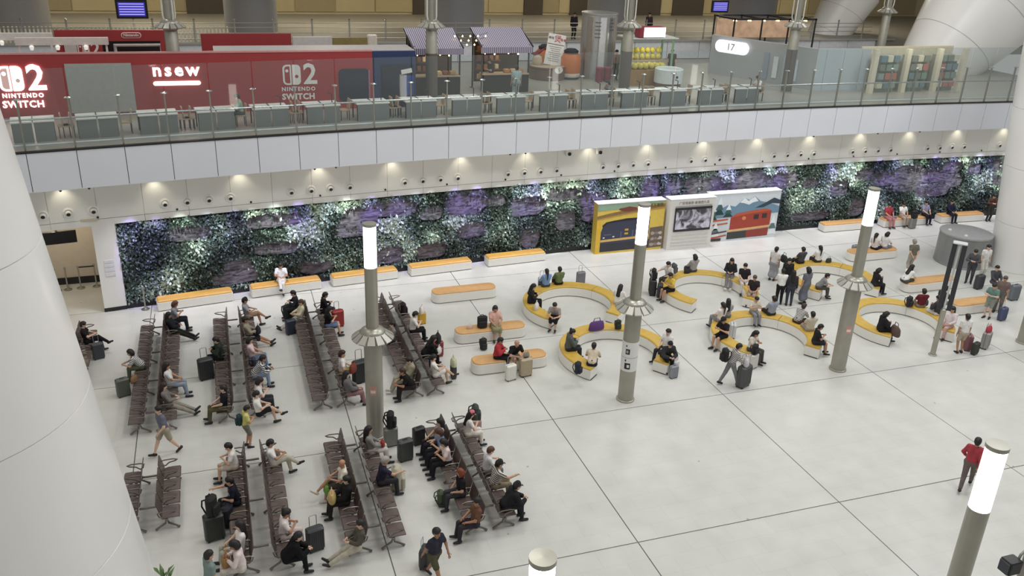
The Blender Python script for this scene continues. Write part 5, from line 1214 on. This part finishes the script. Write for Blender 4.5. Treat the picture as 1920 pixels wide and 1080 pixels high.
for k in range(16):
    X = -9.65+2.15*k; t_, n_ = nrm(X); p = wp(X, -.2); rz = math.atan2(t_[1], t_[0])
    o = thing('work_table', 'pale work table with grey front panel behind the glass, %s from the left' % nth[k], 'table', (p[0], p[1], U), rz, 'work tables along the balcony glass')
    obj('table_top', TTM, TOPM, o); obj('divider', DV, BLACK, o)
    for x in (-.36, .36): obj('front_panel', MPM, GREYP, o, (x, .02, 0))
    for x in (-.68, .68):
        for y in (.12, .9): obj('leg', TL, DARK, o, (x, y, 0))
    if k > 3: obj('desk_lamp', LAMPA, BLACK, o, (.5, .55, 0))
    for s_ in ((1, -1) if k % 2 else (1,)):
        c = wp(X+s_*1.0, -.75); ch = thing('cafe_chair', 'light wooden chair %s the %s work table from the left' % ('right of' if s_ > 0 else 'left of', nth[k]), 'chair', (c[0], c[1], U), rz+(-PI/2 if s_ > 0 else PI/2), 'chairs at the work tables')
        obj('seat', CHS, WOOD, ch); obj('backrest', CHB, WOOD, ch)
        for x in (-.18, .18):
            for y in (-.18, .18): obj('leg', CHL, DARK, ch, (x, y, 0))
# upstairs lamp poles
for (px, py, lab) in ((318, 45, 'steel lamp pole rising behind the red exhibition wall'), (812, 45, 'brown-wrapped lamp pole before the left awning stall'), (1185, 45, 'brown-wrapped lamp pole between the silver kiosk and the fruit stall'), (1500, 45, 'brown-wrapped lamp pole before the grey shop wall')):
    p = at(px, py, U+3.66); lamp_pole(p[0], p[1]+.3, U, lab, lit=False, wrap=True, sticker=False)
p = at(1665, 18, U+3.66); lamp_pole(p[0], p[1], U, 'distant steel lamp pole at the far right of the upper level', lit=False, sticker=False)

# market stalls
def _stripe(nt, b):
    L = nt.links; tc = nt.nodes.new('ShaderNodeTexCoord'); sx = nt.nodes.new('ShaderNodeSeparateXYZ'); L.new(tc.outputs['Object'], sx.inputs[0])
    m_ = nt.nodes.new('ShaderNodeMath'); m_.operation = 'MULTIPLY'; m_.inputs[1].default_value = 62; L.new(sx.outputs['X'], m_.inputs[0]); s_ = nt.nodes.new('ShaderNodeMath'); s_.operation = 'SINE'; L.new(m_.outputs[0], s_.inputs[0])
    g_ = nt.nodes.new('ShaderNodeMath'); g_.operation = 'GREATER_THAN'; g_.inputs[1].default_value = 0; L.new(s_.outputs[0], g_.inputs[0]); mx = nt.nodes.new('ShaderNodeMix'); mx.data_type = 'RGBA'; L.new(g_.outputs[0], mx.inputs[0])
    mx.inputs[6].default_value = (*lin('#b9b5bd'), 1); mx.inputs[7].default_value = (*lin('#6a6182'), 1); L.new(mx.outputs[2], b.inputs['Base Color']); b.inputs['Roughness'].default_value = .8
STR = node_mat('awning_stripes', _stripe); BULB = mat('#ffe9ae', .4, var=0, emit=9.)
GOODS = ['#b07a48', '#8a5a3a', '#c9a878', '#d9c7a8', '#7a4a33', '#a9895c']
def stall(x, y, w_, label, gl):
    o = thing('market_stall', label, 'stall', (x, y, U), 0, 'striped awning stalls'); d = 1.7
    for sx in (-1, 1):
        for sy in (0, d): MB().box((sx*w_/2, sy, 1.2 if sy == 0 else 1.5), (.07, .07, 2.4 if sy == 0 else 3.0)).build('post', BLACK, o)
    a = MB(); a.add([(-w_/2-.12, -.25, 2.3), (w_/2+.12, -.25, 2.3), (w_/2+.12, d+.1, 3.05), (-w_/2-.12, d+.1, 3.05), (-w_/2-.12, -.25, 2.26), (w_/2+.12, -.25, 2.26), (w_/2+.12, d+.1, 3.01), (-w_/2-.12, d+.1, 3.01)], [(0, 1, 2, 3), (7, 6, 5, 4), (0, 4, 5, 1), (1, 5, 6, 2), (2, 6, 7, 3), (3, 7, 4, 0)]); a.build('awning', STR, o)
    MB().box((0, -.26, 2.16), (w_+.24, .02, .3)).build('valance', STR, o)
    for sx in (-1, 1): MB().box((sx*(w_/2+.12), (d-.15)/2, 2.66), (.05, 2.2, .06), rx=R(17.7)).build('awning_rail', BLACK, o)
    MB().box((0, .1, .45), (w_-.1, .3, .9)).build('counter', mat('#26231f', .6), o); MB().box((0, .15, .95), (w_, .6, .07)).build('counter_top', WOOD, o)
    for zz in (.55, 1.05, 1.5, 1.95): MB().box((-w_/4, .95, zz), (w_/2, .4, .04)).build('shelf', mat('#6e4a30', .6), o)
    MB().box((0, d-.05, 1.4), (w_-.1, .04, 2.2)).build('back_board', mat('#4a3a2c', .7), o)
    r_ = random.Random(int(x*7))
    for zz in (.57, 1.07, 1.52, 1.97):
        for q in range(4):
            b_ = MB().rbox((0, 0, .12), (.2, .24, .24), .03).build('goods_pack', mat(r_.choice(GOODS), .6)); b_.location = (x-w_/2+.14+q*w_/8.2, y+.93, U+zz); tag(b_, gl, 'pack', gl)
    for q in range(3):
        b_ = MB().rbox((0, 0, .09), (.3, .3, .18), .05).build('goods_pack', mat(r_.choice(GOODS), .6)); b_.location = (x+.1+q*.36, y+.12, U+.99); tag(b_, gl, 'pack', gl)
    sl = thing('string_light', 'warm fairy lights hung under the awning of the %s stall' % ('left' if x < 8 else 'right'), 'lights', (x, y, U))
    MB().tube([(-w_/2, -.1, 2.1), (0, .0, 2.02), (w_/2, -.1, 2.1)], .01, 4).build('wire', BLACK, sl)
    bm_ = MB().lathe([(0, -.05), (.045, 0), (0, .06)], 6).mesh('bulb')
    for q in range(13): obj('bulb', bm_, BULB, sl, (-w_/2+w_*q/12, -.12+.3*(q % 3), 2.05-.1*(q % 2)))
    l = bpy.data.lights.new('lamp_light', 'POINT'); l.energy = 14; l.color = (1, .8, .5); l.shadow_soft_size = .3; q = bpy.data.objects.new('lamp_light', l); COL.objects.link(q); q.parent = sl; q.location = (0, .3, 1.9)
    return o
stall(7.35, 19.6, 2.3, 'left market stall with lilac striped awning behind the wrapped lamp pole', 'brown packs of goods in the left awning stall')
stall(11.0, 19.9, 2.5, 'right market stall with lilac striped awning and fairy lights', 'brown packs of goods in the right awning stall')
sl = thing('string_light', 'fairy lights strung between the two awning stalls', 'lights', (9.2, 20.2, U)); bm_ = MB().lathe([(0, -.05), (.045, 0), (0, .06)], 6).mesh('bulb')
for r_ in range(3):
    MB().tube([(-.9, .3*r_, 2.9-.25*r_), (0, .3*r_, 2.7-.25*r_), (.9, .3*r_, 2.95-.25*r_)], .01, 4).build('wire', BLACK, sl)
    for q in range(5): obj('bulb', bm_, BULB, sl, (-.8+.4*q, .3*r_, 2.78-.25*r_))
# round plinth with menu board and barrels
p = at(1032, 150, U); o = thing('round_plinth', 'round brown display plinth on the upper level with a big menu board', 'plinth', (p[0], p[1]+.6, U))
MB().lathe([(1.02, 0), (1.02, .62), (1.06, .64), (1.06, .72), (.0, .72)], 36).build('drum', mat('#6b5648', .5, var=.06), o, True); MB().lathe([(1.0, .72), (.96, .74), (0, .74)], 36).build('top', mat('#b9a48c', .5), o, True)
MB().plate(blob(.28, .62, .24, .2, 16), -1.1, -1.06).build('round_badge', mat('#e6e2da', .5), o); lettering('S', .24, DARK, o, (.28, -1.11, .62))
mb = thing('menu_board', 'tilted white menu board with a red character on the round plinth', 'sign', (p[0]+.25, p[1]+.5, U+.74)); mb.rotation_euler = (R(-8), R(9), R(-12))
MB().box((0, 0, .85), (1.0, .06, 1.7)).build('board', mat('#e9e6e0', .5), mb)
lettering('美味', .16, DARK, mb, (-.32, -.036, 1.45)); lettering('煲', .42, mat('#b5333d', .5), mb, (.06, -.036, 1.42)); lettering('套餐', .16, mat('#b5333d', .5), mb, (.38, -.036, 1.42))
MB().box((0, -.035, 1.14), (.94, .01, .03)).build('rule', DARK, mb)
for k in range(8): MB().box((.02*(k % 3), -.035, 1.0-.11*k), (.7-.1*(k % 3), .008, .03)).build('menu_line', mat('#8a8d8a', .6), mb)
p = at(1074, 149, U)
for k, (dx, dy, lab) in enumerate(((-.05, .35, 'big orange barrel with black lid beside the menu board, the right one'), (-.95, 2.1, 'big orange barrel half hidden behind the menu board'))):
    o = thing('barrel', lab, 'barrel', (p[0]+dx, p[1]+dy, U)); MB().lathe([(.5, .0), (.5, .12)], 24).build('foot', DARK, o, True); MB().lathe([(.5, .12), (.56, .2), (.56, .34)], 24).build('white_band', mat('#e6ddd0', .5), o, True)
    MB().lathe([(.56, .34), (.6, .6), (.58, 1.2), (.45, 1.38), (.3, 1.42), (0, 1.42)], 24).build('body', mat('#c9702f', .45, var=.06), o, True); MB().lathe([(.4, 1.42), (.42, 1.55), (.25, 1.66), (0, 1.66)], 20).build('lid', mat('#33373b', .5), o, True)
o = thing('fish_figure', 'dark red decorative figure on the left of the round plinth', 'ornament', (at(1032, 150, U)[0]-.6, at(1032, 150, U)[1]+.7, U+.74))
MB().lathe([(.2, 0), (.3, .2), (.26, .45), (.1, .55), (0, .55)], 14).build('pot', mat('#c9b79c', .5), o, True); MB().tube([(-.5, 0, .75), (-.2, 0, .6), (.1, 0, .68), (.5, 0, .95)], [.03, .09, .1, .02], 7).build('fish', mat('#6f2f38', .5), o, True)
# silver kiosk
p = at(1122, 150, U); o = thing('silver_kiosk', 'tall curved silver kiosk with printed panels on the upper level', 'kiosk', (p[0]+.25, p[1]+1.0, U))
MB().lathe([(1.0, 0), (1.0, 3.5), (1.04, 3.52), (1.04, 3.6), (0, 3.6)], 36).build('drum', mat('#b3b3b1', .3, .6, var=.04), o, True)
for k, a in enumerate((205, 232, 250, 282, 300, 322)):
    MB().lathe([(1.012, .2 if k % 2 else .1), (1.012, 3.4)], 4, cap=False, a0=R(a), a1=R(a+ (13 if k % 2 else 20))).build('panel', [mat('#8d857c', .4), mat('#a5a7a6', .3), mat('#cfcfd2', .35), mat('#6f7072', .4)][k % 4], o)
for k in range(5): MB().lathe([(1.02, 2.3+.2*k), (1.02, 2.36+.2*k)], 4, cap=False, a0=R(234), a1=R(252)).build('print_line', mat('#6b6c6b', .5), o)
for k in range(4): MB().lathe([(1.02, 2.7+.18*k), (1.02, 2.77+.18*k)], 4, cap=False, a0=R(284), a1=R(298-3*(k % 2))).build('print_line', mat('#55565a', .5), o)
for k, dx in enumerate((-.1, .15)):
    b_ = thing('red_tin', 'dark red tin at the foot of the silver kiosk, the %s one' % ('left' if k == 0 else 'right'), 'tin', (p[0]+dx*2, p[1]-.5, U)); MB().lathe([(.2, 0), (.2, .75)], 16).build('can', mat('#7d2f3c', .5), b_, True); MB().lathe([(.21, .74), (.21, .8), (0, .82)], 16).build('lid', mat('#9c4a55', .5), b_, True)
# fruit stall
p = at(1222, 162, U); o = thing('fruit_stall', 'fruit stall with green posts and a lit white sign box', 'stall', (p[0], p[1]+.3, U)); w_ = 2.6
MB().box((0, .4, .42), (w_, .8, .84)).build('counter', mat('#9c7a4a', .6, var=.1), o); MB().box((0, .9, 1.25), (w_, .6, .06)).build('shelf', WOOD, o)
for x in (-1.25, 1.25):
    for y in (.05, 1.3): MB().box((x, y, 1.25), (.09, .09, 2.5)).build('post', mat('#7fa383', .5), o)
MB().box((0, .7, 2.53), (w_+.4, 1.6, .06)).build('canopy', mat('#c9cfca', .5), o); MB().box((-.15, .25, 2.86), (1.5, .6, .55)).build('sign_box', mat('#8d3040', .5), o); MB().box((0, -.06, 2.86), (1.28, .02, .5)).build('sign_face', LSIGN, o)
r_ = random.Random(4); fm = MB().lathe([(0, 0), (.1, .03), (.17, .13), (.16, .24), (.08, .34), (0, .36)], 10).mesh('yellow_fruit', True); YF = mat('#cfc25e', .6, var=.2, nscale=14)
for k in range(24):
    x, rw = (k % 6), k//6
    b_ = obj('yellow_fruit', fm, YF); b_.location = (p[0]-.85+x*.34+r_.uniform(-.03, .03), p[1]+.3+[.3, .62, .95, .95][rw]+r_.uniform(-.03, .03), U+[.84, .84, 1.28, 1.6][rw]); tag(b_, 'big yellow fruit piled on the fruit stall', 'fruit', 'yellow fruit on the stall')
l = bpy.data.lights.new('lamp_light', 'POINT'); l.energy = 25; l.color = (1, .93, .7); l.shadow_soft_size = .3; q = bpy.data.objects.new('lamp_light', l); COL.objects.link(q); q.parent = o; q.location = (0, .2, 2.35)
p = at(1256, 166, U); o = thing('round_counter', 'white round counter tub with brown foot beside the fruit stall', 'counter', (p[0], p[1]+.3, U))
MB().lathe([(.7, 0), (.7, .3)], 28).build('foot', mat('#7a5f55', .5), o, True); MB().lathe([(.78, .3), (.78, 1.02), (.72, 1.06), (.68, 1.02), (.68, .9), (0, .9)], 28).build('tub', mat('#d9dedd', .4), o, True); bq = MB().lathe([(.07, 0), (.07, .02), (0, .02)], 12).build('badge', DARK, o); bq.location = (.1, -.78, .68); bq.rotation_euler = (PI/2, 0, 0)
# grey shop with the lit number sign
SHOP = mat('#a9aaaa', .55, var=.02, nscale=.6); SHOPF = mat('#b9c2c6', .5, var=.02, nscale=.6)
o = thing('corner_shop', 'grey corner shop with a lit oval number sign on the upper level', 'shop', (0, 0, U)); c0 = np.array([28.6, 18.2]); c1 = np.array([25.6, 24.5]); c2 = np.array([32.0, 18.0])
zs = float(atY(1545, 92, 18.2)[2]-U)
MB().prism([c0, c1, c1+np.array([.25, .1]), c0+np.array([.2, .2])], 0, zs).build('side_wall', SHOP, o); MB().prism([c0, c2, c2+np.array([0, .2]), c0+np.array([.1, .2])], 0, zs).build('front_wall', SHOPF, o)
for k in range(3): q = c0+(c2-c0)*(k+.5)/3; MB().box((q[0], q[1]+.0, zs*.5), (.015, .02, zs-.1)).build('joint', mat('#8e979b', .6), o)
dv = (c1-c0)/np.linalg.norm(c1-c0); sg = thing('number_sign', 'lit white oval sign with a dark number on the grey shop', 'sign', (*(c0+dv*5.4+np.array([-.14, -.06])), U+zs-.55), math.atan2(-dv[1], -dv[0]))
MB().rbox((0, 0, 0), (2.3, .1, .72), .34, axis='y', n=6).build('light_box', mat('#fbfaff', .5, var=0, emit=.85), sg); lettering('17', .55, mat('#77787e', .5), sg, (-.05, -.07, 0))
for k in range(4): q = c0+dv*(1.2+.62*k); MB().box((q[0]-.05, q[1], .95), (.04, .3, 1.5 if k % 2 else 1.2), rz=math.atan2(dv[1], dv[0])+PI/2).build('display_panel', mat(['#c9d2dc', '#a9b4c2', '#dfe3e6', '#8f9aa6'][k], .4), o)
# frame canopy with warm goods behind the grey shop
o = thing('frame_canopy', 'black frame canopy with warm lamps behind the grey shop', 'canopy', (31.0, 26.0, U))
for x in (-3, -1, 1, 3):
    for y in (0, 2.4): MB().box((x, y, 1.5), (.08, .08, 3.0)).build('post', BLACK, o)
for y in (0, 2.4): MB().box((0, y, 3.0), (6.1, .1, .1)).build('beam', BLACK, o)
for x in (-3, -1, 1, 3): MB().box((x, 1.2, 3.0), (.1, 2.5, .1)).build('beam', BLACK, o)
MB().box((0, 2.3, 2.2), (5.8, .1, 1.2)).build('back_panel', mat('#d9b79c', .6, var=.15, nscale=3), o)
for k in range(6): MB().lathe([(.08, 0), (.12, -.12), (0, -.12)], 10, (-2.6+k*1.05, .6, 2.95)).build('lamp', BULB, o)
# lit shop at the right
o = thing('shelf_shop', 'bright shop with stocked shelves at the right end of the upper level', 'shop', (34.6, 15.9, U)); r_ = random.Random(9)
MB().box((0, 2.2, 1.2), (6.4, .1, 2.4)).build('back_wall', mat('#d9d0b8', .6), o)
for x in (-3.1, -.9, 1.3, 3.1): MB().box((x, 1.1, 1.2), (.28, .25, 2.4)).build('pillar', mat('#e0d6c0', .5), o)
for k in range(3): MB().box((-2+2.1*k, 1.6, 1.0), (1.4, .5, 2.0)).build('shelf_unit', mat('#9fa39a', .6), o)
for k in range(3):
    for zz in range(4):
        for q in range(3):
            b_ = MB().box((0, 0, .17), (.36, .2, .34)).build('boxed_goods', mat(['#7d9082', '#b07466', '#8a9a93', '#cfc9b4', '#6f858c', '#7b8378'][r_.randrange(6)], .6)); b_.location = (34.6-2-.44+2.1*k+.44*q, 17.14, U+.25+.48*zz)
            tag(b_, 'boxed goods on the shelves of the bright right-hand shop', 'box', 'boxed goods in the right-hand shop')
l = bpy.data.lights.new('lamp_light', 'AREA'); l.energy = 22; l.color = (1, .92, .7); l.size = 4; l.size_y = 1; l.shape = 'RECTANGLE'; q = bpy.data.objects.new('lamp_light', l); COL.objects.link(q); q.parent = o; q.location = (0, .6, 2.6)

# rear platform, railing, back wall
YP = 30.0
pf = struct(MB().box((14, 47, U+.58), (110, 2*(47-YP), 1.16)).build('floor_rear', mat('#8f8b82', .5, var=.04)), 'raised rear floor of the upper level')
for k in range(26): MB().box((-20+2.4*k+1.2, YP-.03, U+.6), (2.36, .06, 1.1)).build('white_panel', mat('#cfd3d8', .45), pf)
MB().box((12, YP-.02, U+1.2), (64, .3, .1)).build('coping', mat('#9a9a97', .4), pf)
rl = thing('rear_railing', 'steel railing with posts along the raised rear floor', 'railing', (0, YP+.1, U+1.2))
for k in range(29): MB().lathe([(.05, 0), (.045, 1.25), (.07, 1.28), (0, 1.36)], 8, (-19+2.15*k, 0, 0)).build('post', CHROME, rl, True)
for zz in (.25, .55, .85, 1.1): MB().tube([(-20, 0, zz), (42, 0, zz)], .022, 6).build('rail', STEEL, rl)
pk = MB().box((0, 0, .5), (.08, .03, .85)).mesh('picket')
for k in range(70): obj('picket', pk, mat('#d8d2bf', .5), rl, (-16+.2*k, .06, 0))
BEI = mat('#b8ab86', .6, var=.04, nscale=.5); wz = struct(MB().box((14, 46.2, 11.5), (110, .4, 9)).build('wall_rear', BEI), 'beige panelled rear wall of the upper level')
for k in range(30): MB().box((-30+3.0*k+1.5, 45.96, 11.2), (2.9, .08, 5.6)).build('panel', [BEI, mat('#b3a57f', .6, var=.03), mat('#9c8f70', .6, var=.03)][k % 3], wz)
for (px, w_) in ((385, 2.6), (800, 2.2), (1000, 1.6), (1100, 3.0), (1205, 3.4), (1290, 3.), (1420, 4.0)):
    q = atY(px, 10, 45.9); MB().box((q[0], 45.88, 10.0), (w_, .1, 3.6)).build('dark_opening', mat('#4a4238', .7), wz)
for (px, r_, c, lab) in ((40, 1.5, '#9c9a97', 'grey round column behind the left end of the red booths'), (470, 1.6, '#8d8d8e', 'grey round column behind the middle of the red booths'), (852, 2.0, '#8b8b8d', 'grey round column behind the awning stalls'),
        (1140, 1.5, '#8a8a8b', 'grey round column behind the silver kiosk'), (1405, 1.9, '#77777a', 'dark grey column behind the grey shop')):
    q = atY(px, 25, 36.0); o = thing('round_column', lab, 'column', (q[0], 36.0, U+1.16)); m_ = mat(c, .45, var=.02)
    MB().lathe([(r_, 0), (r_, 3.0)], 32).build('shaft', m_, o, True); MB().lathe([(r_, 3.02), (r_*1.05, 7)], 32).build('shaft', m_, o, True)
# displays
for (px, py, lab, w_) in ((247, 17, 'blue departure display hanging at the upper left', 1.7), (1350, 12, 'blue departure display tilted at the upper right', 1.35)):
    q = atY(px, py, 33.5); o = thing('departure_display', lab, 'screen', (q[0], 33.5, q[2]))
    MB().rbox((0, 0, 0), (w_, .14, w_*.62), .03, axis='y').build('housing', BLACK, o); sc_ = MB().box((0, -.075, 0), (w_*.84, .02, w_*.45)).build('screen', mat('#3a36a8', .4, var=.2, nscale=2, emit=.8), o)
    for k in range(5): MB().box((0, -.09, w_*(.17-.085*k)), (w_*.78, .01, w_*.025)).build('text_row', mat('#b9b4ef', .4, var=0, emit=.8), sc_)
    MB().box((0, .1, -w_*.31-(q[2]-w_*.62-U-1.16)/2), (.12, .1, q[2]-w_*.31-U-1.16+.3)).build('stand', mat('#cfc9b4', .5), o)
# leaning white supports at the right
def leaning(label, base, top, r0, r1):
    o = thing('leaning_column', label, 'column', base); d = Vector(top)-Vector(base)
    mb = MB(); n = 8; mb.tube([d*(k/n) for k in range(n+1)], [r0+(r1-r0)*k/n for k in range(n+1)], 40); mb.build('cladding', COLW, o, True)
    for k in (2, 5): mb = MB(); mb.tube([d*(k/n), d*(k/n+.004)], [(r0+(r1-r0)*k/n)*1.004]*2, 40); mb.build('joint_ring', mat('#a9a9a6', .5), o, True)
Yl = 24.0; b0 = atY(1735, 175, Yl); t0 = atY(1850, -10, Yl)
leaning('massive leaning white column at the upper right', (b0[0], Yl, U), (t0[0]+1.5, Yl, t0[2]+1.2), 2.3, 4.3)
Yl = 34.0; b0 = atY(1530, 120, Yl); t0 = atY(1600, -5, Yl)
leaning('slimmer leaning white column behind the black frame canopy', (b0[0], Yl, U), (t0[0], Yl, t0[2]+.5), 1.3, 2.0)
# rear ceiling, with unseen light panels added to warm the back
struct(MB().box((14, 45, 14.6), (110, 34, .3)).build('ceiling_rear', mat('#b5b0a4', .7)), 'low ceiling over the rear of the upper level')
for k in range(7):
    o = thing('rear_fill_panel', 'unseen light panel added to warm the rear floor', 'light', (-16+10*k, 38, 14.42), 0, 'added rear light panels')
    MB().box((0, 0, 0), (3, .5, .06)).build('housing', WHT, o); MB().box((0, 0, -.035), (2.8, .36, .02)).build('diffuser', mat('#fff0cf', .5, var=0, emit=5.), o)
    l = bpy.data.lights.new('lamp_light', 'AREA'); l.energy = 420; l.color = (1, .9, .7); l.size = 2.8; l.size_y = .4; l.shape = 'RECTANGLE'; q = bpy.data.objects.new('lamp_light', l); COL.objects.link(q); q.parent = o; q.location = (0, 0, -.06)
# people upstairs
def ust(px, py, face, pose, label, top, bot, **k): p = at(px, py, U); return person((p[0], p[1], U), face, pose, label, top, bot, **k)
def usit(X, side, face, label, top, bot, **k): c = wp(X, -.75); return person((c[0], c[1], U), face, 'phone', label, top, bot, zseat=.455, **k)
usit(-9.65+2.15*3+1.0+.05, 1, 180, 'person in pale green seated at the tables before the red wall', (LS, '#9fb3a2'), (TR, '#4a4f4a'))
usit(-9.65+2.15*11+1.0, 1, 180, 'long-haired woman in grey seated at the tables before the silver kiosk', (T, '#7c7b7c'), (TR, '#3b3b40'), hair='long')
usit(-9.65+2.15*15+1.0, 1, 180, 'person in white seated at the last table before the grey shop', (T, '#dcdcd8'), (TR, '#3b3b40'))
ust(967, 190, 90, 'stand', 'person in pale teal standing by the tables right of the awning stalls', (T, '#9db3b3'), (TR, '#8fa3a3'))
ust(1152, 150, 270, 'stand', 'person in brown standing between the silver kiosk and the wrapped pole', (LS, '#8a6f5f'), (TR, '#3f3836'))
ust(920, 172, 180, 'sphone', 'vendor in black standing in the right awning stall', (T, '#28262a'), (TR, '#2b2b30'))
p = at(1265, 152, U); person((p[0], p[1]+.6, U), 240, 'stand', 'vendor in dark top and white cap behind the fruit stall', (T, '#4a3f3c'), (TR, '#38343a'), cap='#d9d5cf')
for (px, lab, c) in ((1075, 'person in black behind the rear railing above the menu board', '#242226'), (1215, 'person in dark clothes behind the rear railing above the fruit stall', '#3a2a30')):
    q = atY(px, 60, 31.5); person((q[0], 31.5, U+1.16), 270, 'stand', lab, (LS, c), (TR, '#2c2a2e'))

# ================================================================== foreground: plant, floodlight
p = at(305, 1066, 1.35); o = thing('potted_plant', 'leafy potted plant tip at the bottom edge beside the left column', 'plant', (p[0], p[1], 0))
MB().lathe([(.2, 0), (.26, .1), (.3, .5), (.27, .52), (.25, .46), (0, .46)], 20).build('pot', mat('#8d8a84', .6), o, True); MB().lathe([(0, .465), (.255, .465)], 16, cap=False).build('soil', mat('#3a2f28', .9), o)
for k in range(11):
    a = k*2.4; rl_ = .14+.02*(k % 4); zt = .9+.045*k; mb = MB(); c, s_ = math.cos(a), math.sin(a)
    V = [(0, 0, zt-.25), (c*rl_-s_*.05, s_*rl_+c*.05, zt), (c*rl_*1.9, s_*rl_*1.9, zt+.08), (c*rl_+s_*.05, s_*rl_-c*.05, zt), (c*rl_, s_*rl_, zt+.02)]
    mb.add(V, [(0, 1, 4), (1, 2, 4), (2, 3, 4), (3, 0, 4)]); mb.build('leaf', mat('#5f7a4a', .5, var=.15), o)
MB().tube([(0, 0, .46), (.01, 0, .9), (0, .01, 1.25)], .015, 5).build('stem', mat('#4f5f3a', .6), o)
q = at(1893, 1058, 6.2); o = thing('floodlight', 'black floodlight on a steel post at the lower right corner', 'light', (q[0]+.3, q[1]-.02, 0))
MB().lathe([(.12, 0), (.05, .05), (.05, 6.6)], 12).build('post', STEELD, o, True); MB().tube([(0, 0, 6.55), (-.06, 0, 6.45), (-.14, 0, 6.38), (-.18, 0, 6.25)], .025, 6).build('bracket', STEEL, o)
MB().rbox((-.3, 0, 6.2), (.26, .22, .24), .03).build('lamp_head', BLACK, o); MB().box((-.44, 0, 6.2), (.02, .18, .2)).build('lamp_glass', mat('#3a3d45', .2), o)
